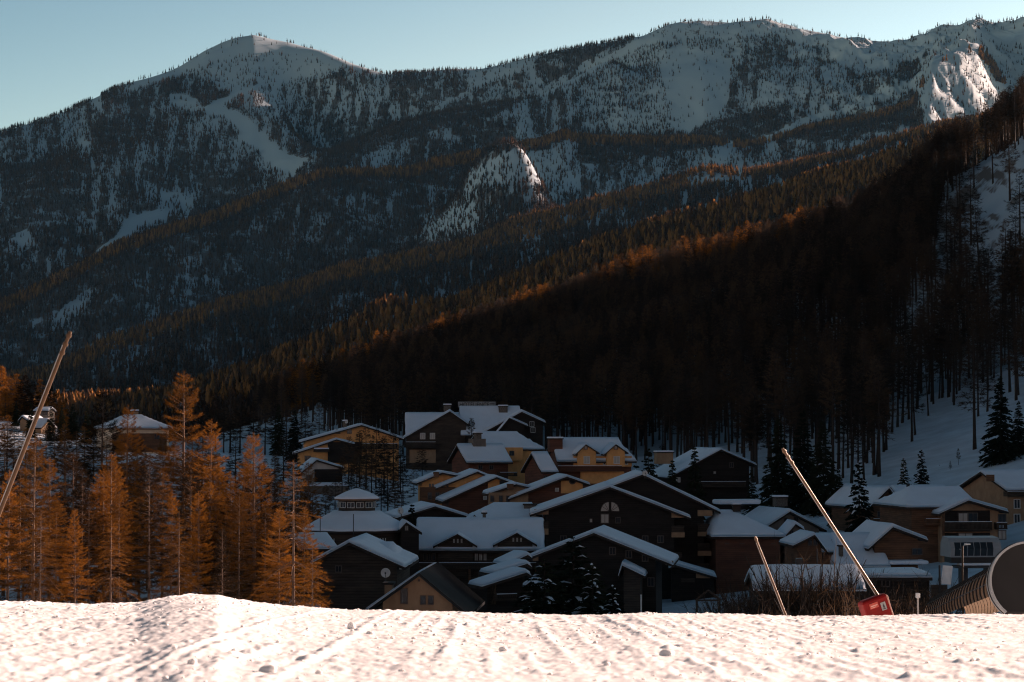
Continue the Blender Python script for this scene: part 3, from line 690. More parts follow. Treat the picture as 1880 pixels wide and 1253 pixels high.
forest("spur_crest_forest", "larch belts coloured russet as if sunlit along the crests of the long wooded spurs", np.concatenate([C4, C3]), far_set("d", M['sun_gold_far'], layers=6, sides=6, width=0.17), 8, 16)
forest("low_crest_forest", "larch belt coloured gold as if sunlit along the lowest wooded ridge behind the village", C2, far_set("e", M['sun_gold_far'], layers=8, sides=6, width=0.19), 11, 19)

# ------------------------------------------------------------------ the wooded hillside above the village
QH = scatter(acc[9] + 4, acc[12] + 8, 5.4, 18, dens=hill_density, pmin=430, pmax=1935, extra=0.002)
QS = scatter(acc[11] + 40, acc[12] + 4, 5.0, 18, dens=lambda a, b: np.ones_like(a), pmin=1990, pmax=4300, only_visible=False)  # unseen trees beyond the right edge, added to thicken the hill's shadow
rr_ = np.hypot(QH[:, 0], QH[:, 1]); _p = proj(QH[:, 0], QH[:, 1], QH[:, 2])[0]; QH = QH[rr_ > np.interp(_p, [430, 1150, 1200, 1600], [405, 415, 345, 330])]; rr_ = np.hypot(QH[:, 0], QH[:, 1])
hpx, hpy = proj(QH[:, 0], QH[:, 1], QH[:, 2])
near = np.argsort(rr_ + 900 * ((hpx < 600) | (hpx > 1905)))
N_OBJ = 270
print("hillside", len(QH), len(QS), "objects to r", rr_[near[N_OBJ]])
hill_protos = [reg(larch("hillside_larch", 300 + q, 18.0, 95, 26, (0.38, 0.45, 0.33, 0.5)[q], (2.5, 2.1, 2.9, 2.3)[q], 0.75, 0.045, m_bark='bark', m_crown='larch_mid', r_trunk=0.22, lean=((0.3, 0), (-0.4, .2), (0, 0), (0.5, 0))[q])) for q in range(4)]
M['larch_dark'] = tree_mat("shade_dark_larch_crown", (0.022, 0.020, 0.018), (0.075, 0.052, 0.036), 0.2)  # darker copy of the larch crown, shade put into its colour
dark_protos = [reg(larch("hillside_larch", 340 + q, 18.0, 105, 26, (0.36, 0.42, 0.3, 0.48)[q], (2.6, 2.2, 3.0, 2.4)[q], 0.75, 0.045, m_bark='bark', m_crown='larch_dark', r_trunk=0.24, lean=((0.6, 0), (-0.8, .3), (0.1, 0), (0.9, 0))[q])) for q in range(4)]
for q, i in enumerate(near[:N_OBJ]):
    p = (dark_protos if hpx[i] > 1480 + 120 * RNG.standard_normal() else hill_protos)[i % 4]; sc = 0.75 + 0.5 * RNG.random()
    o = p if q < 0 else copy_thing(p, QH[i], RNG.random() * 6.28, sc)
    tag(o, "dark bare larch in the shaded forest climbing the hillside above the village", "tree", "larches of the shaded hillside forest")
def merged_kind(p, name):
    """trunk and crown of a larch as one unit-high mesh for the scattered forest"""
    V = []; F = []; mi = []; mats = []; n = 0
    for c in PARTS[p.name]:
        me = c.data; v = np.empty(len(me.vertices) * 3, np.float32); me.vertices.foreach_get("co", v); v = v.reshape(-1, 3) / 18.0
        for f in me.polygons: F.append([a + n for a in f.vertices]); mi.append(len(mats))
        V.append(v); n += len(v); mats.append(me.materials[0])
    me = bpy.data.meshes.new(name); me.from_pydata(np.concatenate(V).tolist(), [], F)
    for m in mats: me.materials.append(m)
    me.polygons.foreach_set("material_index", mi)
    o = bpy.data.objects.new(name, me); COL.objects.link(o); return o
hill_kinds = [merged_kind(p, "hillside_larch_kind") for p in hill_protos]
rest = QH[near[N_OBJ:]]; rp = hpx[near[N_OBJ:]]; ry = hpy[near[N_OBJ:]]
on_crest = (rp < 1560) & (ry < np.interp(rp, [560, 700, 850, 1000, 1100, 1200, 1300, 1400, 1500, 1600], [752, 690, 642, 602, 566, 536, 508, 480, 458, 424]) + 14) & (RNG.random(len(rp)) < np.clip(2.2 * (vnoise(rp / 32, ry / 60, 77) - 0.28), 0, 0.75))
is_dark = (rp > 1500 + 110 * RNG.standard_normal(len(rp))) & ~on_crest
M['larch_mid'], _keep = M['larch_twig'], M['larch_mid']  # crest copies take the golden crown: sun on the crest by colour
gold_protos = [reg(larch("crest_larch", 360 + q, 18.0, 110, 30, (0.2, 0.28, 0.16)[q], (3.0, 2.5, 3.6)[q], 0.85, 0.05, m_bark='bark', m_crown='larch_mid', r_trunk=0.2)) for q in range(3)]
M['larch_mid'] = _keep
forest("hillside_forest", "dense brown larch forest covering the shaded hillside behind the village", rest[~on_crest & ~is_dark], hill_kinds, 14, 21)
forest("crest_forest", "larches coloured gold as if catching the sun along the crest of the wooded hillside", rest[on_crest], [merged_kind(p, "crest_larch_kind") for p in gold_protos], 15, 23)
forest("dark_forest", "near-black conifer forest, darkened in place of shade, on the steep hillside at and beyond the right edge", np.concatenate([rest[is_dark], QS]), [merged_kind(p, "dark_larch_kind") for p in dark_protos], 15, 22)
for p in hill_protos + dark_protos + gold_protos:
    for c in PARTS[p.name]: bpy.data.objects.remove(c)
    bpy.data.objects.remove(p)
# ------------------------------------------------------------------ buildings
def wall_mat(name, c1, c2, planks=False, scale=1.2, rough=0.85):
    m = bpy.data.materials.new(name); m.use_nodes = True; nt = m.node_tree; N = nt.nodes; L = nt.links; N.clear()
    out = N.new("ShaderNodeOutputMaterial"); bs = N.new("ShaderNodeBsdfPrincipled"); bs.inputs['Roughness'].default_value = rough; bs.inputs['Specular IOR Level'].default_value = 0.2
    tc = N.new("ShaderNodeTexCoord"); nz = N.new("ShaderNodeTexNoise"); nz.inputs['Scale'].default_value = scale; nz.inputs['Detail'].default_value = 7; nz.inputs['Roughness'].default_value = 0.65
    mp = N.new("ShaderNodeMapping"); mp.inputs['Scale'].default_value = (0.35, 0.35, 1.6) if planks else (1, 1, 0.6)
    L.new(tc.outputs['Object'], mp.inputs[0]); L.new(mp.outputs[0], nz.inputs['Vector'])
    cr = N.new("ShaderNodeValToRGB"); cr.color_ramp.elements[0].color = (*c2, 1); cr.color_ramp.elements[1].color = (*c1, 1)
    cr.color_ramp.elements[0].position = 0.33; cr.color_ramp.elements[1].position = 0.68
    L.new(nz.outputs['Fac'], cr.inputs[0]); col = cr.outputs[0]
    if planks:
        wv = N.new("ShaderNodeTexWave"); wv.wave_type = 'BANDS'; wv.bands_direction = 'Z'; wv.wave_profile = 'SAW'; wv.inputs['Scale'].default_value = 1.3; wv.inputs['Distortion'].default_value = 0.3
        L.new(tc.outputs['Object'], wv.inputs['Vector'])
        c3 = N.new("ShaderNodeValToRGB"); c3.color_ramp.elements[0].color = (0.35, 0.35, 0.35, 1); c3.color_ramp.elements[1].color = (1, 1, 1, 1); c3.color_ramp.elements[1].position = 0.25
        L.new(wv.outputs['Fac'], c3.inputs[0]); mu = N.new("ShaderNodeMixRGB"); mu.blend_type = 'MULTIPLY'; mu.inputs[0].default_value = 1.0
        L.new(col, mu.inputs[1]); L.new(c3.outputs[0], mu.inputs[2]); col = mu.outputs[0]
        bp = N.new("ShaderNodeBump"); bp.inputs['Strength'].default_value = 0.5; bp.inputs['Distance'].default_value = 0.03; L.new(wv.outputs['Fac'], bp.inputs['Height']); L.new(bp.outputs[0], bs.inputs['Normal'])
    L.new(col, bs.inputs['Base Color']); L.new(bs.outputs[0], out.inputs['Surface'])
    return m
M['dark_wood'] = wall_mat("dark_stained_planks", (0.085, 0.062, 0.047), (0.035, 0.027, 0.022), True)
M['black_wood'] = wall_mat("blackened_planks", (0.034, 0.027, 0.023), (0.016, 0.013, 0.012), True)
M['red_wood'] = wall_mat("red_brown_planks", (0.17, 0.072, 0.045), (0.085, 0.038, 0.026), True)
M['brown_wood'] = wall_mat("brown_planks", (0.20, 0.10, 0.055), (0.085, 0.046, 0.028), True)
M['ochre'] = wall_mat("ochre_render", (0.78, 0.40, 0.15), (0.60, 0.29, 0.11))
M['tan'] = wall_mat("tan_render", (0.37, 0.235, 0.14), (0.26, 0.16, 0.095))
M['cream'] = wall_mat("cream_render", (0.78, 0.62, 0.45), (0.66, 0.50, 0.36))
M['grey_wall'] = wall_mat("grey_render", (0.20, 0.17, 0.14), (0.12, 0.10, 0.09))
M['pale_wall'] = wall_mat("pale_render", (0.62, 0.60, 0.57), (0.5, 0.48, 0.46))
M['fascia'] = wall_mat("fascia_boards", (0.05, 0.035, 0.028), (0.025, 0.02, 0.018))
M['fascia_tan'] = wall_mat("tan_fascia_boards", (0.26, 0.15, 0.09), (0.16, 0.09, 0.055))
M['frame'] = mat("window_frame_paint", (0.09, 0.07, 0.06), 0.6, 0.2)
M['frame_white'] = mat("white_window_frame", (0.62, 0.60, 0.57), 0.6, 0.1)
M['metal_roof'] = mat("dark_metal_roof", (0.03, 0.031, 0.032), 0.85, 0.15, 0.5, spec=0.05)
M['stone'] = mat("chimney_stone", (0.12, 0.10, 0.085), 0.9, 0.4, 5.0)
def glass_mat(name, rgb, rough=0.12):
    m = bpy.data.materials.new(name); m.use_nodes = True; b = m.node_tree.nodes["Principled BSDF"]
    b.inputs['Base Color'].default_value = (*rgb, 1); b.inputs['Roughness'].default_value = rough; b.inputs['Specular IOR Level'].default_value = 0.6
    return m
M['glass'] = glass_mat("window_glass", (0.02, 0.024, 0.03)); M['curtain'] = glass_mat("curtained_glass", (0.38, 0.36, 0.33), 0.35)
M['steel'] = mat("galvanised_steel", (0.35, 0.33, 0.31), 0.4, 0.2, 4.0, metal=0.8)
M['dark_metal'] = mat("dark_painted_metal", (0.03, 0.03, 0.032), 0.5, 0.2, 4.0)
M['white_paint'] = mat("white_paint", (0.75, 0.74, 0.72), 0.5, 0.08, 3.0)
M['dish'] = mat("dish_paint", (0.55, 0.54, 0.52), 0.5, 0.15, 2.0)

class House:
    """local frame: x along the front, y into the depth, z up from the base; front plane y = 0 is the roof's front edge"""
    def __init__(s, label, D, yaw, px0, base=None, cat="house", name="chalet", group=None):
        s.yaw = R(yaw); s.A = pt(px0, 900, D); s.A.z = 0
        s.base = (ground(s.A.x, s.A.y) - 1.2) if base is None else base
        s.root = empty(name, (s.A.x, s.A.y, s.base), s.yaw); tag(s.root, label, cat, group)
        s.ux = Vector((math.cos(s.yaw), math.sin(s.yaw), 0)); s.uy = Vector((-math.sin(s.yaw), math.cos(s.yaw), 0))
        s.of = s.os = s.ob = 0.7
    def on(s, px, py, yc=0.0):
        """photo pixel -> local point on the plane y = yc"""
        d = ray(px, py); P0 = s.A + s.uy * yc
        t = P0.dot(s.uy) / d.dot(s.uy); p = d * t
        return Vector(((p - s.A).dot(s.ux), yc, p.z - s.base))
    def slab(s, name, h, u0, u1, y0, y1, ub, yb, lo, hi, m, parent, snow=False):
        """sheet between h+lo and h+hi over the rectangle; a snow layer is rounded off at its edges"""
        def ticks(a, b, br, n):
            t = np.linspace(a, b, n); br = [q for q in br if a + 1e-3 < q < b - 1e-3]
            e = [a + 0.12, a + 0.35, b - 0.35, b - 0.12] if snow and b - a > 1.2 else []
            t = np.unique(np.round(np.concatenate([t, br, e]), 4)); return t
        us = ticks(u0, u1, ub, max(3, int((u1 - u0) / (0.7 if snow else 4)))); ys = ticks(y0, y1, yb, max(3, int((y1 - y0) / (0.7 if snow else 4))))
        U, Y = np.meshgrid(us, ys, indexing='ij'); H = h(U, Y); top = H + hi
        if snow:
            d = np.minimum(np.minimum(U - u0, u1 - U), np.minimum(Y - y0, y1 - Y))
            k = np.sqrt(np.clip(1 - (1 - np.clip(d / 0.25, 0, 1)) ** 2, 0, 1)); seed = int(abs(s.A.x * 7 + s.A.y * 3)) % 97
            lump = 0.10 * fbm(U / 2.5 + seed, Y / 2.5, 3, seed) + 0.20 * fbm(U / 6 + seed, Y / 6, 2, seed + 3)
            top = H + lo + (hi - lo) * (0.25 + 0.75 * k) * (1 + lump)
            wob = 0.10 * fbm(U / 0.9 + 5, Y / 0.9 - seed, 3, seed + 9)
            edge = d < 0.02; U = U + np.where(edge & ((U - u0 < .02) | (u1 - U < .02)), wob, 0); Y = Y + np.where(edge & ((Y - y0 < .02) | (y1 - Y < .02)), wob, 0)
        bot = H + lo; nu, ny = U.shape
        V = np.concatenate([np.stack([U, Y, top], -1).reshape(-1, 3), np.stack([U, Y, bot], -1).reshape(-1, 3)])
        i, j = np.meshgrid(np.arange(nu - 1), np.arange(ny - 1), indexing='ij'); a = (i * ny + j).ravel(); N_ = nu * ny
        F = [np.stack([a, a + ny, a + ny + 1, a + 1], 1), np.stack([a, a + 1, a + ny + 1, a + ny], 1) + N_]
        b = np.concatenate([np.arange(ny), np.arange(1, nu) * ny + ny - 1, (nu - 1) * ny + np.arange(ny - 2, -1, -1), np.arange(nu - 2, 0, -1) * ny])
        c = np.roll(b, -1); F.append(np.stack([b, c, c + N_, b + N_], 1)[:, ::-1])
        return mesh_np(name, V, F, m, parent, smooth=snow)
    def shell(s, h, u0, u1, y0, y1, ub, yb, drop, m, name="wall", parent=None, zb=0.0):
        mb = MB()
        def top(pts): return [(u, y, float(h(np.array([u]), np.array([y]))[0]) - drop) for u, y in pts]
        uu = [u0] + [q for q in ub if u0 < q < u1] + [u1]; yy = [y0] + [q for q in yb if y0 < q < y1] + [y1]
        for pts in ([(u, y0) for u in uu], [(u1, y) for y in yy], [(u, y1) for u in uu[::-1]], [(u0, y) for y in yy[::-1]]):
            tp = top(pts); mb.poly([(pts[0][0], pts[0][1], zb), (pts[-1][0], pts[-1][1], zb)] + tp[::-1])
        return mb.build(name, m, parent or s.root)
    def body(s, h, u0, u1, y0, y1, ub, yb, wall, roof, snow, t=0.24, names=("wall", "roof", "roof_snow"), parent=None, over=None, zb=0.0, bare=None):
        os_, of, ob = over or (s.os, s.of, s.ob)
        w = s.shell(h, u0 + os_, u1 - os_, y0 + of, y1 - ob, ub, yb, snow + t - 0.02, wall, names[0], parent, zb)
        rp = w if parent is not None or names[0] == "dormer" else s.root
        s.slab(names[1], h, u0, u1, y0, y1, ub, yb, -snow - t, -snow, roof, rp)
        if snow > 0.02:
            s.slab(names[2], h, u0 + 0.02, u1 - 0.02, y0 + 0.02, y1 - 0.02, ub, yb, -snow + 0.004, 0.0, M['roof_snow'], rp, True)
        return w
    def gable(s, prof, L, wall, roof=None, snow=0.30, yc=0.0, names=("wall", "roof", "roof_snow"), hip1=0.0, over=None, parent=None, zb=0.0, t=0.24):
        """front gable whose roof edge follows three photo pixels, running L metres back from the plane y = yc"""
        a, b, c = (s.on(*p, yc) for p in prof); mL = (b.z - a.z) / (b.x - a.x); mR = (b.z - c.z) / (c.x - b.x); ze = min(a.z, c.z)
        def h(u, y):
            z = np.minimum(b.z - mL * (b.x - u), b.z - mR * (u - b.x))
            if hip1 > 0: z = np.minimum(z, ze + (b.z - ze) * (yc + L - y) / hip1)
            return z
        s.h = h
        return s.body(h, a.x, c.x, yc, yc + L, [b.x], [yc + L - hip1] if hip1 else [], wall, roof or M['fascia'], snow, t, names, parent, over, zb)
    def eaves(s, e0, e1, ridge_py, W, wall, roof=None, snow=0.30, hipL=0.0, hipR=0.0, yc=0.0, frac=0.5, names=("wall", "roof", "roof_snow"), over=None, zb=0.0, t=0.24, ridge_px=None):
        """roof slope towards the viewer: front eave between two photo pixels, ridge at a photo height, W metres deep"""
        a, c = s.on(*e0, yc), s.on(*e1, yc); ze = (a.z + c.z) / 2; yr = yc + W * frac
        zr = s.on(ridge_px or (e0[0] + e1[0]) / 2, ridge_py, yr).z
        def h(u, y):
            z = np.minimum(ze + (zr - ze) * (y - yc) / (W * frac), ze + (zr - ze) * (yc + W - y) / (W * (1 - frac)))
            if hipL > 0: z = np.minimum(z, ze + (zr - ze) * (u - a.x) / hipL)
            if hipR > 0: z = np.minimum(z, ze + (zr - ze) * (c.x - u) / hipR)
            return z
        s.h = h
        return s.body(h, a.x, c.x, yc, yc + W, [q for q in (a.x + hipL, c.x - hipR) if a.x < q < c.x], [yr], wall, roof or M['fascia'], snow, t, names, None, over, zb)
    def window(s, x1, y1, x2, y2, yc=None, glass='glass', frame='frame', parent=None, mull=1, name="window"):
        yc = s.of if yc is None else yc
        a = s.on(x1, y1, yc); b = s.on(x2, y2, yc); x0, x1_, z1, z0 = a.x, b.x, a.z, b.z
        w = min(0.09, 0.18 * (x1_ - x0)); f = MB(); y0 = yc - 0.07
        f.box(x0 - w, x0, y0, yc + .01, z0 - w, z1 + w); f.box(x1_, x1_ + w, y0, yc + .01, z0 - w, z1 + w)
        f.box(x0, x1_, y0, yc + .01, z1, z1 + w); f.box(x0, x1_, y0 - 0.04, yc + .01, z0 - w, z0)
        for k in range(1, mull + 1):
            xm = x0 + (x1_ - x0) * k / (mull + 1); f.box(xm - w * .35, xm + w * .35, y0 + .01, yc + .01, z0, z1)
        fo = f.build(name, M[frame], parent or s.root)
        p = MB(); p.poly([(x0, yc - .025, z0), (x1_, yc - .025, z0), (x1_, yc - .025, z1), (x0, yc - .025, z1)]); p.build("pane", M[glass], fo)
        return fo
    def block(s, name, x1, y1, x2, y2, yc, depth, m, parent=None, bev=0.0):
        a = s.on(x1, y1, yc); b = s.on(x2, y2, yc); mb = MB(); mb.box(a.x, b.x, yc, yc + depth, b.z, a.z)
        return mb.build(name, m, parent or s.root, bevel=bev)
    def chimney(s, x1, y1, x2, y2, yc, depth=1.0, m='stone', cap=True, snow=True):
        c = s.block("chimney", x1, y1, x2, y2, yc, depth, M[m]); a = s.on(x1, y1, yc); b = s.on(x2, y2, yc)
        if cap:
            mb = MB(); w = 0.15; mb.box(a.x - w, b.x + w, yc - w, yc + depth + w, a.z, a.z + 0.14); mb.build("chimney_cap", M['fascia'], c)
        if snow:
            mb = MB(); n = 8
            mb.box(a.x - .12, b.x + .12, yc - .12, yc + depth + .12, a.z + 0.144, a.z + 0.40); mb.build("snow_cap", M['roof_snow'], c, bevel=0.1)
        return c
    def balcony(s, x1, y1, x2, y2, yc, depth=1.2, m='dark_wood'):
        """boarded balcony front between two photo pixels, standing out from the plane yc"""
        a = s.on(x1, y1, yc - depth); b = s.on(x2, y2, yc - depth); mb = MB(); y0 = yc - depth
        mb.box(a.x, b.x, y0, yc, b.z - 0.15, b.z); mb.box(a.x, b.x, y0, y0 + .08, a.z - .08, a.z)
        n = max(4, int((b.x - a.x) / 0.16))
        for k in range(n):
            x = a.x + (b.x - a.x) * (k + .5) / n; mb.box(x - .055, x + .055, y0 + .02, y0 + .06, b.z, a.z - .08)
        for x in (a.x, b.x - .08): mb.box(x, x + .08, y0, yc, a.z - .08, a.z); mb.box(x, x + .06, y0 + .08, yc, b.z, a.z - .1)
        o = mb.build("balcony", M[m], s.root)
        sn = MB(); sn.box(a.x + .02, b.x - .02, y0 - .02, y0 + .1, a.z + .003, a.z + .07); sn.build("rail_snow", M['roof_snow'], o, bevel=0.03)
        return o

# -- hotel on the rise at the back of the village
H = House("big dark hotel with snowy cross gables standing highest in the village", 405, 4, 840, cat="hotel", name="hotel", base=-9)
H.of = 0.6
H.eaves((846, 797), (960, 797), 745, 16, M['black_wood'], ridge_px=880, over=(0.9, 0.6, 0.6))
H.gable([(874, 797), (958, 752), (1002, 772)], 12, M['black_wood'], yc=-4, names=("front_wing", "wing_roof", "wing_snow"), snow=0.5)
H.gable([(905, 800), (935, 764), (970, 779)], 5, M['black_wood'], yc=-6, names=("porch_wing", "porch_roof", "porch_snow"), snow=0.4)
w = H.eaves((744, 797), (850, 797), 757, 14, M['black_wood'], yc=3, names=("side_wing", "side_roof", "side_snow"), ridge_px=770, over=(0.9, 0.6, 0.6))
H.gable([(740, 801), (826, 751), (862, 776)], 8, M['dark_wood'], yc=0.5, names=("gable_wing", "gable_roof", "gable_snow"), snow=0.5)
H.chimney(815, 745, 828, 770, 4, 1.4, 'stone'); H.chimney(916, 747, 932, 768, 6, 1.6, 'stone')
for x in (772, 790): H.window(x, 796, x + 8, 806, 1.1, 'curtain', 'frame_white')
for x, y in ((936, 781), (952, 786), (973, 775), (975, 786)): H.window(x, y, x + 7, y + 8, -3.35, 'glass', 'frame_white')
H.block("stone_base", 752, 826, 800, 850, 0.9, 2.0, M['tan'])
H.balcony(745, 812, 800, 822, 1.1, 1.3, 'dark_wood')
def sign_letters(parent, text, x0, z0, y0, hgt, wid, m):
    cu = bpy.data.curves.new("sign_letters", 'FONT'); cu.body = text; cu.size = hgt * 1.38; cu.extrude = 0.04; cu.space_character = 1.02
    o = bpy.data.objects.new("sign_letters", cu); COL.objects.link(o)
    bpy.context.view_layer.update(); dg = bpy.context.evaluated_depsgraph_get()
    me = bpy.data.meshes.new_from_object(o.evaluated_get(dg)); bpy.data.objects.remove(o)
    xs = [v.co.x for v in me.vertices]; k = wid / (max(xs) - min(xs)); mn = min(xs)
    for v in me.vertices: v.co = Vector((x0 + (v.co.x - mn) * k, y0 - v.co.z, z0 + v.co.y))
    me.materials.clear(); me.materials.append(m)
    ob = bpy.data.objects.new("sign_letters", me); COL.objects.link(ob); ob.parent = parent; return ob
a = H.on(842, 738, 8); b = H.on(909, 748, 8)
sg = empty("hotel_sign", H.root.matrix_basis @ Vector((a.x, 8, b.z)), H.yaw); tag(sg, "long rooftop sign with big capital letters on the hotel ridge", "sign")
L_ = b.x - a.x; Hh = a.z - b.z
mb = MB(); mb.box(-.1, L_ + .1, 0.05, 0.12, -0.05, Hh * 1.02); mb.build("sign_board", mat("weathered_sign_board", (0.24, 0.25, 0.25), 0.7, 0.2, 1.0), sg)
for k in range(5): mb = MB(); x = L_ * (k + .3) / 4.8; mb.box(x, x + .12, 0.13, 0.25, -2.2, Hh * .9); mb.build("sign_support", M['dark_metal'], sg)
sign_letters(sg, "HOTELIENCE", 0.25, 0.12, 0.0, Hh * 0.8, L_ * 0.80, M['dark_metal'])
sign_letters(sg, "***", L_ * 0.86, 0.38, 0.0, Hh * 0.5, L_ * 0.12, M['dark_metal'])

# -- ochre block on the left, behind bare larches
H = House("long low ochre house with two stepped snowy roofs at the left end of the village", 360, 8, 660, name="stepped_house")
H.gable([(552, 808), (664, 777), (742, 803)], 12, M['ochre'], snow=0.35, over=(0.9, 0.8, 0.6))
H.gable([(537, 830), (618, 803), (652, 812)], 3.5, M['ochre'], yc=-3.5, names=("lower_wing", "lower_roof", "lower_snow"), snow=0.4, over=(1.0, 0.6, 0.0))
H.block("timber_porch", 602, 812, 664, 850, -3.2, 1.2, M['black_wood']); H.block("porch_canopy", 576, 825, 605, 830, -4.2, 1.4, M['fascia'])
H.block("canopy_snow", 577, 822.5, 604, 824.9, -4.15, 1.3, M['roof_snow'], bev=0.06)
for x in (617, 638): H.window(x, 790, x + 7, 796, 0.8)
H.window(560, 838, 570, 846, -2.9); H.balcony(664, 815, 730, 823, 0.8, 1.4); H.chimney(630, 775, 637, 786, 6, 0.8)
H = House("white walled house with a shed roof on a snowy terrace beside dark larches", 312, 12, 590, name="terrace_house")
H.gable([(548, 868), (582, 841), (632, 856)], 9, M['pale_wall'], snow=0.32)
H.block("timber_front", 578, 862, 628, 890, 0.1, 0.5, M['black_wood']); H.window(563, 873, 571, 881, 0.7)
H.block("terrace", 560, 893, 640, 930, -4, 4.2, M['grey_wall']); H.block("terrace_snow", 559, 887, 641, 892.9, -4.1, 4.2, M['roof_snow'], bev=0.15)

# -- ochre and brown houses on the slope
H = House("ochre house with a stepped upper roof and a gable facing left", 312, 24, 865, name="stepped_gable_house")
H.eaves((856, 846), (942, 846), 814, 8, M['red_wood'], ridge_px=860, over=(0.6, 0.6, 0.6))
H.eaves((893, 820), (1001, 824), 792, 9, M['ochre'], yc=4.5, names=("upper_storey", "upper_roof", "upper_snow"), hipR=3.0, ridge_px=900, over=(0.3, 0.35, 0.5))
H.block("bay", 928, 822, 960, 846, 3.4, 2.0, M['ochre']); H.block("stair_tower", 869, 806, 892, 828, 3.2, 2.0, M['grey_wall']); H.chimney(874, 797, 884, 812, 4.5, 0.9)
H.window(936, 829, 943, 836, 3.4); H.window(905, 834, 911, 840, 4.85)
for x in (879, 899): H.window(x, 855, x + 6, 862, 0.6)
H.balcony(918, 868, 950, 873, 0.6, 1.2)
H = House("ochre house with two arched snowy dormers and a large chimney", 302, 10, 1085, name="dormer_house")
H.eaves((1023, 846), (1169, 842), 803, 11, M['red_wood'], hipR=1.6, ridge_px=1080, over=(0.7, 0.7, 0.6))
H.block("ochre_storey", 1053, 838, 1160, 857, 0.35, 0.5, M['ochre'])
for a_, b_, c_ in (((1056, 832), (1076, 813), (1101, 829)), ((1109, 832), (1131, 813), (1154, 829))):
    d = H.gable([a_, b_, c_], 5.5, M['ochre'], yc=-0.9, names=("dormer", "dormer_roof", "dormer_snow"), snow=0.25, over=(0.5, 0.35, 0.0), zb=H.on(b_[0], 857, -0.5).z, t=0.16)
    H.window(b_[0] - 3, b_[1] + 6, b_[0] + 2, b_[1] + 12, -0.56, 'glass', 'frame', parent=d, mull=0, name="dormer_window")
    H.window(b_[0] - 3.5, b_[1] + 26, b_[0] + 6, b_[1] + 38, -0.56, 'curtain', 'frame_white', parent=d, name="dormer_window")
for x in (1060, 1108, 1146): H.window(x, 843, x + 6, 853, 0.33, 'glass', 'frame_white')
H.balcony(1024, 856, 1142, 864, 0.7, 1.3, 'red_wood')
for x in (1080, 1100, 1119): H.window(x, 870, x + 8, 880, 0.7, 'glass', 'frame_white')
H.block("lower_ochre_wall", 1066, 866, 1146, 888, 0.3, 0.5, M['ochre'])
H.chimney(1009, 807, 1033, 830, 2.5, 1.6, 'red_wood')
H = House("narrow red-brown gabled house with one snowy slope beside the dormer house", 296, 26, 985, name="gabled_house")
H.eaves((994, 864), (1026, 863), 829, 7, M['red_wood'], ridge_px=985, over=(0.5, 0.5, 0.5)); H.window(999, 874, 1004, 881, 0.5); H.window(1012, 874, 1017, 881, 0.5)
H = House("ochre house with a long snowy slope falling left and a small roof hatch", 284, 9, 860, name="long_slope_house")
H.gable([(800, 893), (877, 862), (908, 875)], 9, M['ochre'], snow=0.32, over=(1.3, 0.8, 0.5))
H.gable([(764, 884), (812, 864), (856, 872)], 6, M['ochre'], yc=3, names=("back_wing", "back_roof", "back_snow"), snow=0.32, over=(0.9, 0.8, 0.5))
H.block("roof_hatch", 797, 867, 806, 876, 2.4, 1.2, M['brown_wood']); H.block("brown_base", 771, 895, 836, 925, 0.4, 0.5, M['brown_wood'])
for x in (788, 793, 812, 820): H.window(x, 889, x + 3, 895, 0.78, mull=0)
for x in (786, 800, 812): H.window(x, 905, x + 6, 917, 0.36, 'glass')
H = House("dark red-brown house with a broad snow slope falling left in front of the ochre one", 276, 9, 880, name="long_slope_house")
H.gable([(812, 917), (912, 872), (948, 886)], 9, M['red_wood'], snow=0.32, over=(1.0, 0.9, 0.5))
H.block("ochre_gable", 896, 880, 934, 897, 0.75, 0.3, M['ochre']); H.window(918, 884, 925, 890, 0.72, mull=0); H.window(888, 912, 893, 917, 0.9, 'curtain', 'frame_white')
H = House("ochre and brown house with a round gable window and a small roof hatch", 264, 7, 1010, name="long_slope_house")
H.gable([(934, 912), (1041, 871), (1084, 886)], 9, M['red_wood'], snow=0.32, over=(1.0, 0.9, 0.5))
H.gable([(894, 903), (948, 885), (1000, 897)], 6, M['tan'], yc=2.5, names=("back_wing", "back_roof", "back_snow"), snow=0.32, over=(0.8, 0.6, 0.5))
H.block("ochre_gable", 1030, 883, 1070, 906, 0.74, 0.3, M['ochre']); H.block("roof_hatch", 932, 889, 943, 899, 1.8, 1.1, M['brown_wood']); H.block("tan_base", 898, 905, 970, 930, 0.5, 0.4, M['tan'])
mb = MB(); c = H.on(1051, 883, 0.7)
for k in range(14):
    a0, a1 = k * math.pi / 7, (k + 1) * math.pi / 7
    mb.poly([c + Vector((.36 * math.cos(a0), 0, .36 * math.sin(a0))), c + Vector((.5 * math.cos(a0), 0, .5 * math.sin(a0))), c + Vector((.5 * math.cos(a1), 0, .5 * math.sin(a1))), c + Vector((.36 * math.cos(a1), 0, .36 * math.sin(a1)))])
rw = mb.build("round_window", M['frame'], H.root); mb = MB(); mb.poly([c + Vector((.37 * math.cos(k * math.pi / 7), .01, .37 * math.sin(k * math.pi / 7))) for k in range(14)]); mb.build("pane", M['glass'], rw)
for x in (901, 917, 930): H.window(x, 911, x + 5, 921, 0.46)
H.window(1020, 897, 1025, 902, 0.9, 'curtain', 'frame_white')

